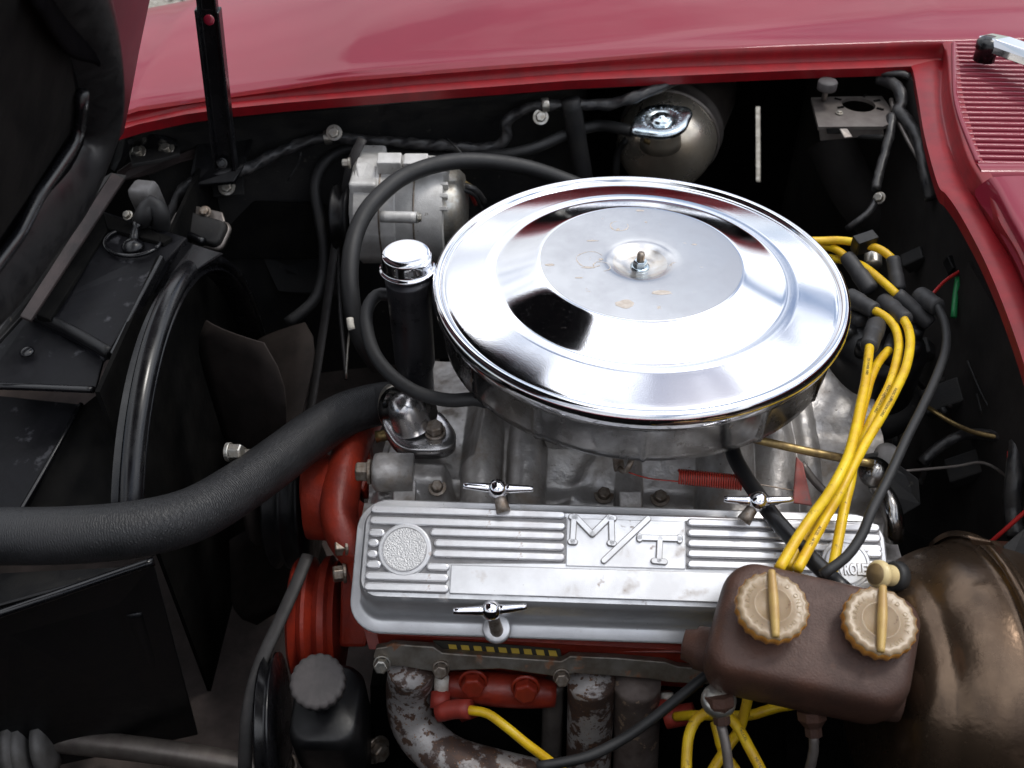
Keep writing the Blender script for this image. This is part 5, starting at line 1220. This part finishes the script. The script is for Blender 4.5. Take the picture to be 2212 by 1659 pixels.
bm = bmesh.new(); lathe(bm, [(.008, -.008), (.0085, -.006), (.0085, .006), (.008, .008)], basis(P(1886, 562, -6.5), V((.2, 1, .3))), 24); tag(obj('hose_clip', bm, M['zinc']), 'shiny metal clip below the top yellow arch', 'clip')
# front plug lead and lower bundle
t = lead('single yellow lead from the red elbow boot at the bottom', [(1008, 1533, -26.1), (1020, 1535, -26), (1054, 1542, -26), (1097, 1573, -26.3), (1137, 1606, -27), (1177, 1636, -28), (1210, 1662, -29), (1270, 1710, -31)], [])
lead('left yellow loop below the brown reservoir', [(1552, 1530, -17.6), (1530, 1538, -17.6), (1505, 1553, -17.8), (1489, 1586, -18.3), (1484, 1625, -18.8), (1482, 1690, -19.5)], [])
lead('right yellow strand curving down from the grey cap below the reservoir', [(1560, 1538, -17.6), (1578, 1551, -17.6), (1599, 1579, -17.8), (1619, 1616, -18), (1642, 1659, -18.4), (1660, 1700, -19)], [], [('ACCEL', .38, False), ('HI-TC', .72, False)])
lead('yellow strand slanting down left behind the loops', [(1618, 1490, -19), (1613, 1520, -19.5), (1598, 1573, -20), (1572, 1613, -20.3), (1542, 1659, -20.7), (1520, 1700, -21)], [])
lead('yellow strand showing between the two loops', [(1545, 1560, -19.8), (1550, 1580, -20), (1562, 1623, -20.8), (1590, 1665, -21.3), (1610, 1700, -21.6)], [])
lead('yellow lead passing level behind the reservoir outlets', [(1460, 1548, -26), (1500, 1545, -24), (1560, 1546, -22.6), (1620, 1545, -21.6), (1645, 1538, -21.2), (1680, 1528, -20.8), (1740, 1518, -20.5)], [])
hose('speedo_cable', [P(1160, 1656, -20), P(1200, 1650, -19.8), P(1270, 1634, -19.5), (1340, 1600, -19), (1400, 1560, -18), (1450, 1520, -17), (1500, 1480, -16), (1560, 1430, -15)], .0040, M['rubber'], 'thin black cable crossing in front of the two rear header tubes', 'cable')
# ---- throttle parts
sp = thing('return_spring', 'red coil return spring over the manifold', 'spring', P(1530, 1035, -14))
s0, s1 = P(1465, 1029, -10.6), P(1603, 1043, -10.6); n = 27; path = []; bs_ = basis(s0, s1 - s0); Ls = (s1 - s0).length
for i in range(n * 14 + 1): a = 2 * math.pi * i / 14; path.append(bs_ @ V((math.cos(a) * .0060, math.sin(a) * .0060, Ls * i / (n * 14))))
bm = bmesh.new(); tube(bm, path, .00078, 6, smoothpath=False); obj('coil', bm, M['spring_red'], sp)
hose('front_hook', [P(1345, 1016, -10.4), P(1400, 1033, -10.6), P(1465, 1040, -10.6)], .0006, M['spring_red'], None, None, sp, seg=6)
hose('rear_hook', [P(1600, 1040, -10.6), P(1650, 1048, -10.8), P(1715, 1060, -11)], .0006, M['dirty_bolt'], None, None, sp, seg=6)
hose('throttle_rod', [P(1570, 932, -8.6), P(1640, 951, -8.8), P(1760, 978, -9.2), P(1885, 1002, -9.8)], .0036, M['brass'], 'tarnished brass throttle rod running right from under the air cleaner', 'rod')
panel('spring_bracket', [(1720, 985, -11), (1735, 1000, -11.2), (1755, 1092, -13), (1712, 1086, -13)], .003, M['faded_red'], None, 'faded red triangular spring bracket', 'bracket')
lk = thing('throttle_linkage', 'dark bell crank and pivot at the rear of the manifold', 'linkage', P(1900, 1030, -14))
panel('crank_plate', [(1850, 985, -12), (1905, 975, -12), (1985, 1035, -13), (1990, 1090, -15), (1940, 1120, -16), (1880, 1060, -14)], .003, M['black_dusty'], lk)
bm = bmesh.new(); lathe(bm, [(.0135, 0), (.0135, .004), (.009, .006), (.0085, .009), (0, .0095)], basis(P(1888, 1022, -11.2), V((-.1, -.35, .9))), 32); obj('pivot', bm, M['chrome_pan'], lk)
bm = bmesh.new(); lathe(bm, [(.011, 0), (.011, .004), (.007, .006), (.003, .006)], basis(P(1915, 985, -12.5), V((-.1, -.35, .9))), 32); obj('bearing', bm, M['grey_plastic'], lk)
hose('arm', [P(1730, 1000, -12), P(1760, 1040, -13), P(1800, 1080, -14)], .0035, M['relay_steel'], None, None, lk)
hose('rear_pipe', [P(1895, 1050, -14), P(1918, 1080, -13.6), P(1930, 1120, -14.2), P(1930, 1165, -16)], .0085, M['chrome_pan'], 'short worn chrome pipe bend behind the valve cover end', 'pipe', seg=24)
hose('thin_line', [P(1950, 1018, -14), P(2060, 1008, -14), P(2125, 1000, -14), P(2180, 1035, -15), P(2212, 1080, -16)], .0014, M['relay_steel'], 'thin metal line in the dark corner right of the linkage', 'pipe', seg=8)

#SECTION mc
# ================================================================== master cylinder and booster
mc = thing('master_cylinder', 'brown cast brake master cylinder reservoir with two amber caps', 'master cylinder', P(1750, 1450, -16))
mO = P(1752, 1352, -7.2); mux = (P(1940, 1300, -7.2) - P(1585, 1225, -7.2)); mux.z = 0; mux.normalize()
TM = R(14); mhv = V((mux.y, -mux.x, 0)); mhv = mhv if mhv.y < 0 else -mhv
mn = (V((0, 0, 1)) * math.cos(TM) + mhv * math.sin(TM)).normalized()
mm_ = basis(mO, mn, mux)
w_, h_ = .136, .085
bm = bmesh.new(); rings = []
for z, s, sh in [(.0, .82, 0), (-.0010, .90, 0), (-.0035, .96, 0), (-.008, .995, 0), (-.015, 1.01, .0), (-.028, 1.02, -.001), (-.042, .99, -.002), (-.052, .93, -.002), (-.058, .8, -.002)]:
    ww, hh = w_ - .126 * (1 - s), h_ - .083 * (1 - s) * 1.2
    sx_ = .0045
    rings.append([mm_ @ V((x + sx_ + (.004 * y / .04), y * (1 - .03 * x / .06) + sh, z - .0025 * (x / .06) ** 2 - .004 * (y / .04) ** 2 * (1 if y < 0 else .5))) for x, y in rrect(ww, hh, .021 * s, 10)])
loft(bm, rings, closed=True, cap0=True, cap1=True); bmesh.ops.recalc_face_normals(bm, faces=bm.faces)
obj('reservoir', bm, M['brown'], mc, sub=1)
bm = bmesh.new(); lathe(bm, [(.020, -.058), (.022, -.05), (.022, .062), (.02, .075)], basis(mO + V((0.0, .004, -.060)), mux), 40); obj('bore', bm, M['brown'], mc)
bm = bmesh.new(); bxm = basis(P(1522, 1402, -13), -mux); lathe(bm, [(.022, -.03), (.022, -.012), (.017, -.010), (.016, .006), (.013, .008), (.011, .016), (0, .017)], bxm, 36); obj('end_boss', bm, M['brown'], mc)
for k, (x, y, ang) in enumerate(((1670, 1307, 10), (1903, 1340, 1.5))):
    c = P(x, y, -5.2 if k == 0 else -5.6); cmx = basis(c, mn + V((.05, 0, 0)), mux) ; rc = .0243
    def scl(kk, s, z, r): return 1 - .055 * abs(math.sin(math.pi * 20 * kk / s)) if r > .018 else 1
    bm = bmesh.new(); lathe(bm, [(rc * .9, -.010), (rc * 1.0, -.0085), (rc * 1.02, -.002), (rc * .99, .0), (rc * .90, .0004), (rc * .86, .0004), (rc * .56, .0), (rc * .52, .0006), (rc * .49, .0006), (rc * .46, 0), (0, .0)], cmx, 176, rfun=scl)
    bs2 = bmesh.new(); lathe(bs2, [(rc * .93, -.0125), (rc * 1.005, -.0105), (rc * 1.035, -.0085), (rc * 1.035, -.0020), (rc * 1.0, -.0012)], cmx, 176, rfun=scl, cap0=False, cap1=False); obj('cap_skirt', bs2, M['amber_edge'], mc)
    cp_ = obj('filler_cap', bm, M['cap_amber'], mc, label='amber cap on the %s side of the reservoir' % ('valve cover' if k == 0 else 'booster'))
    bm = bmesh.new(); tube(bm, [cmx @ Matrix.Rotation(R(ang), 4, 'Z') @ V((0, s * rc, .002 + .0012 * (1 - abs(s)))) for s in (-.95, -.5, 0, .5, .98)], .0034, 12, flat=(1.0, .85), step=.002, rad=lambda t: .0039 * (.75 + .25 * math.sin(math.pi * t))); obj('grip_bar', bm, M['cap_rib'], mc)
    text_arc('lettering', 'USE BRAKE FLUID ONLY DOT3', .0042, cmx, rc * .71, R(150 + ang), R(-170 + ang), M['cream_dark'], cp_, depth=.0004, z=.0003)
# cream check valve
ck = thing('check_valve', 'cream plastic vacuum check valve in a black grommet on the booster', 'valve', P(1925, 1245, -12))
ca, cb = P(1893, 1240, -9.6), P(1948, 1246, -10.8)
bm = bmesh.new(); q = basis(ca, cb - ca)
lathe(bm, [(.0, -.001), (.0088, -.001), (.0092, 0), (.0105, .001), (.0108, .004), (.0095, .006), (.0082, .009), (.0080, .018), (.0090, .020)], q, 40, cap0=False); obj('valve_body', bm, M['cream'], ck)
bm = bmesh.new(); lathe(bm, [(0, -.0015), (.0078, -.0015), (.0080, -.0009)], q, 32, cap1=False); obj('end_face', bm, M['cream_dark'], ck)
bm = bmesh.new(); lathe(bm, [(.0095, .016), (.0112, .018), (.0115, .024), (.009, .026)], q, 40); obj('grommet', bm, M['rubber'], ck)
# booster
bo = V((.352, .42, CAMZ - .706)); bax = V((-1, 0.02, .03))
bst = thing('brake_booster', 'big brownish gold brake booster dome at the lower right', 'brake booster', bo + V((0, 0, -.12)))
bm = bmesh.new()
bp_ = [(.120, -.06), (.1215, -.012), (.1250, -.009), (.1255, -.002), (.1215, .001), (.118, .003), (.1168, .012), (.1135, .026), (.106, .040), (.0995, .047), (.0975, .052), (.094, .060), (.085, .068), (.07, .0725), (.05, .075), (0, .076)]
lathe(bm, smooth_prof(bp_, 2), basis(bo, bax), 128, cap0=False); obj('shell', bm, M['booster'], bst)
bm = bmesh.new(); lathe(bm, [(.1225, -.004), (.1275, -.0035), (.1280, .0015), (.1235, .002)], basis(bo, bax), 128, cap0=False, cap1=False); obj('crimp_band', bm, M['booster'], bst)
panel('crimp_tab', [P(2090, 1160, -6), P(2140, 1172, -6), P(2150, 1180, -6.5), P(2100, 1178, -6.6)], .003, M['booster'], bst)
# steel lines out of the master cylinder
br = thing('brake_lines', 'two metal brake lines with brown fittings under the reservoir', 'brake line', P(1650, 1600, -20))
for i, (pl, fx) in enumerate(((((1556, 1560, -14.5), (1566, 1600, -15.2), (1572, 1640, -16), (1576, 1690, -17)), [(1553, 1500, -12.8), (1560, 1562, -14.4)]), (((1757, 1580, -15.5), (1758, 1620, -16.5), (1748, 1665, -18), (1740, 1700, -19)), [(1752, 1530, -14), (1758, 1588, -15.6)]))):
    hose('pipe', list(pl), .0036, M['relay_steel'], None, None, br, seg=12)
    a, b = P(*fx[0]), P(*fx[1]); bm = bmesh.new(); tube(bm, [a, b], .011, 8, step=.006, rad=lambda t: .0108 - .0045 * (1 if t > .55 else 0)); obj('fitting', bm, M['brown'], br, smooth=False)
bm = bmesh.new(); lathe(bm, [(.0115, -.006), (.0125, -.003), (.0120, .002), (.009, .0045), (0, .005)], basis(P(1553, 1512, -13.2), V((0, -.2, 1))), 32, cap0=False); obj('seal_ring', bm, M['zinc'], br)

#SECTION right
# ================================================================== rear right: bracket and harness
bk = thing('washer_bracket', 'steel plate bracket with a round hole and black rubber stop', 'bracket', P(1850, 240, -4))
fo = P(1850, 235, -1.4)
ol = [(1752, 210), (1905, 207), (1925, 235), (1920, 268), (1908, 273), (1768, 274)]
cpt = [P(a, b, -1.4) for a, b in ol]
# plate with a real hole: ring of quads between outline and hole
hc = P(1855, 226, -1.4); K_ = 48; outer_poly = cpt
def on_outline(ang):
    d = V((math.cos(ang), math.sin(ang))); best = None
    for a, b in zip(outer_poly, outer_poly[1:] + outer_poly[:1]):
        e = V((b.x - a.x, b.y - a.y)); r0 = V((a.x - hc.x, a.y - hc.y)); det = d.x * (-e.y) + e.x * d.y
        if abs(det) < 1e-9: continue
        t = (r0.x * (-e.y) + e.x * r0.y) / det; s = (d.x * r0.y - d.y * r0.x) / det
        if t > 0 and -1e-6 <= s <= 1 + 1e-6 and (best is None or t < best): best = t
    return V((hc.x + d.x * best, hc.y + d.y * best, hc.z))
angs = sorted([2 * math.pi * k / K_ for k in range(K_)] + [math.atan2(p.y - hc.y, p.x - hc.x) % (2 * math.pi) for p in outer_poly])
rh_ = .0185
bm = bmesh.new()
top_o = [on_outline(a) for a in angs]; top_i = [V((hc.x + math.cos(a) * rh_, hc.y + math.sin(a) * rh_ * .95, hc.z)) for a in angs]
lo_i = [p + V((0, 0, -.004)) for p in top_i]; lo_o = [p + V((0, 0, -.004)) for p in top_o]
def close(r_): return r_ + [r_[0]]
loft(bm, [close(lo_o), close(top_o), close(top_i), close(lo_i)]); obj('plate', bm, M['relay_steel'], bk, smooth=False)
panel('front_flange', [P(1768, 275, -1.5), P(1908, 274, -1.5), PA(1910, 293, 1, P(1908, 274, -1.5).y), PA(1772, 305, 1, P(1768, 275, -1.5).y)], .003, M['relay_steel'], bk)
panel('latch_tab', [P(1813, 277, -1.3), P(1831, 277, -1.3), P(1843, 296, -1.9), P(1824, 298, -1.9)], .002, M['relay_steel'], bk)
panel('slot', [P(1786, 277, -1.45), P(1822, 276, -1.45), P(1820, 289, -2.0), P(1787, 289, -2.0)], .001, M['deep'], bk)
hose('tube_stub', [P(1845, 290, -2.6), P(1912, 297, -2.8)], .0040, M['black_dusty'], None, None, bk)
sb = P(1780, 214, -1.2)
hose('post', [sb, P(1784, 195, .6)], .0032, M['relay_steel'], None, None, bk)
bm = bmesh.new(); lathe(bm, [(.0105, 0), (.0108, .002), (.0108, .0085), (.0098, .010), (0, .0103)], basis(P(1785, 193, .6), V((0, 0, 1))), 32); obj('rubber_stop', bm, M['cap_grey'], bk)
hexbolt('screw', P(1813, 244, -1.3), V((0, 0, 1)), .0030, .0025, M['zinc'], bk, 1.4)
for a in (20, 150, 200, 330, 60):
    q = hc + V((math.cos(R(a)) * .024, math.sin(R(a)) * .024, .0006)); bm = bmesh.new(); box(bm, basis(q, V((0, 0, 1)), V((math.cos(R(a)), math.sin(R(a)), 0))), -.004, .004, -.0012, .0012, 0, .001); obj('stake_mark', bm, M['deep'], bk, smooth=False)
rw_ = thing('rear_harness', 'black wrapped wiring harness hugging the cowl corner', 'wiring', P(1990, 350, -8))
def rwire(name, lst, r, m, seg=12, **k): return hose(name, lst, r, M[m], None, None, rw_, seg=seg, **k)
rwire('wrapped_branch', [(1895, 170, .5), (1920, 176, .6), (1943, 195, .4), (1948, 225, -.4), (1940, 240, -.8), (1960, 262, -1.2), (1980, 290, -1.6), (1992, 330, -2.4), (2000, 380, -3.5), (2012, 430, -5)], .0068, 'tape', jitter=.25, step=.003)
rwire('wrapped_branch', [(1925, 250, -1.2), (1922, 290, -2.2), (1912, 330, -3.4), (1900, 370, -4.4), (1893, 410, -5.4)], .0052, 'tape', jitter=.25, step=.003)
rwire('tail', [(1898, 420, -6), (1880, 455, -7), (1850, 480, -8), (1830, 495, -9)], .0038, 'tape')
rwire('cable', [(1925, 215, -.8), (1935, 250, -1.4), (1965, 310, -2.6), (1990, 355, -3.6), (2010, 420, -5)], .0026, 'relay_steel', 10)
rwire('wrapped_branch', [(1860, 152, 1.4), (1900, 156, 1.5), (1950, 160, 1.5), (1968, 170, 1.2)], .0040, 'tape', jitter=.25)
for (x, y) in ((2030, 560), (2045, 610)): pass
panel('connector', [(2047, 552, -7), (2070, 545, -7), (2082, 572, -7.5), (2060, 580, -7.5)], .012, M['black_paint'], rw_)
rwire('red_wire', [(2012, 638, -8.5), (2040, 608, -8), (2070, 588, -7.5), (2100, 570, -7.2), (2125, 562, -7)], .0018, 'wire_red', 8)
rwire('green_wire', [(2070, 600, -8), (2064, 640, -9), (2060, 685, -10)], .0030, 'wire_green', 8)
rwire('thin_wire', [(2065, 660, -10), (2100, 640, -9), (2130, 600, -8)], .0012, 'rubber', 8)
panel('fuse_holder', [(2110, 660, -9), (2150, 655, -9), (2165, 720, -10), (2125, 735, -10.5)], .02, M['black_paint'], rw_)
rwire('boot', [(2165, 780, -11), (2172, 830, -12)], .0085, 'boot', 14)
rwire('amber_terminal', [(2174, 825, -12), (2170, 870, -13), (2160, 900, -13.5)], .0055, 'brass', 10)
rwire('bundle', [(2212, 900, -12), (2200, 960, -12), (2190, 1040, -13), (2188, 1100, -15), (2195, 1160, -16)], .0075, 'tape', jitter=.2)
rwire('wire_loop', [(1990, 870, -14), (2020, 890, -15), (2060, 915, -15), (2110, 935, -14), (2190, 950, -13)], .0024, 'brass', 8)
rwire('dark_branch', [(1990, 1000, -18), (2030, 965, -17), (2080, 940, -16), (2140, 940, -14), (2200, 955, -12.5)], .0052, 'tape', 10)
rwire('fine_wire', [(2090, 780, -11), (2120, 850, -12), (2150, 900, -13), (2190, 940, -13)], .0009, 'rubber', 6)
rwire('fine_wire', [(2110, 850, -13), (2125, 900, -14), (2160, 930, -14), (2195, 935, -13.6)], .0009, 'rubber', 6)
rwire('blue_wire', [(2180, 1000, -13), (2184, 1040, -13.5), (2188, 1065, -14)], .0026, 'wire_blue', 8)
rwire('red_wire', [(2130, 1180, -15), (2170, 1145, -13), (2215, 1105, -11), (2240, 1090, -10)], .0018, 'wire_red', 8)
rwire('red_wire', [(2190, 930, -12.6), (2180, 965, -12.9), (2178, 990, -13)], .0012, 'wire_red', 8)
panel('bracket', [(2165, 1180, -9), (2212, 1140, -8), (2240, 1180, -8), (2240, 1260, -9), (2180, 1215, -9.5)], .004, M['black_dusty'], rw_)
hexbolt('bolt', P(1900, 428, -6), V((-.6, -.5, .6)), .005, .006, M['zinc'], rw_)
random.seed(5)
for i in range(16):
    x0, y0 = random.uniform(1900, 2120), random.uniform(560, 1000)
    L0 = [(x0, y0, -16)]
    for k in range(4): x0 += random.uniform(-30, 60); y0 += random.uniform(20, 75); L0.append((x0, y0, -16 - random.uniform(0, 6) - (y0 - 560) / 60))
    rwire('dark_lead', L0, random.choice((.0016, .0022, .0035)), random.choice(('rubber', 'tape', 'fw_dust')), 8)
for (x, y, h, a_) in ((1985, 760, -17, .014), (2040, 860, -17, .02), (2090, 1010, -19, .018), (1975, 560, -12, .012)):
    bm = bmesh.new(); box(bm, basis(P(x, y, h), V((-.7, -.2, .7))), -a_, a_, -a_ * .7, a_ * .7, -.01, .008); obj('junction_block', bm, M['black_dusty'], rw_, smooth=False, bevel=.002)
# dark shapes in the right half of the bay
hb_ = thing('heater_box', 'barely visible black heater box in the dark rear corner', 'heater box', P(1900, 500, -20))
bm = bmesh.new(); tube(bm, pts([(1790, 300, -9), (1850, 420, -14), (1930, 520, -19), (1960, 620, -24)]), .028, 20); obj('duct', bm, M['fw_dust'], hb_)
bm = bmesh.new(); tube(bm, pts([(1955, 380, -10), (1975, 450, -12), (2000, 520, -15)]), .012, 14); obj('pipe', bm, M['black_dusty'], hb_)
quad('side_panel', [V((.438, .28, .83)), V((.441, .80, .83)), V((.441, .80, .45)), V((.438, .28, .45))], M['fw_dust'], hb_, .01)
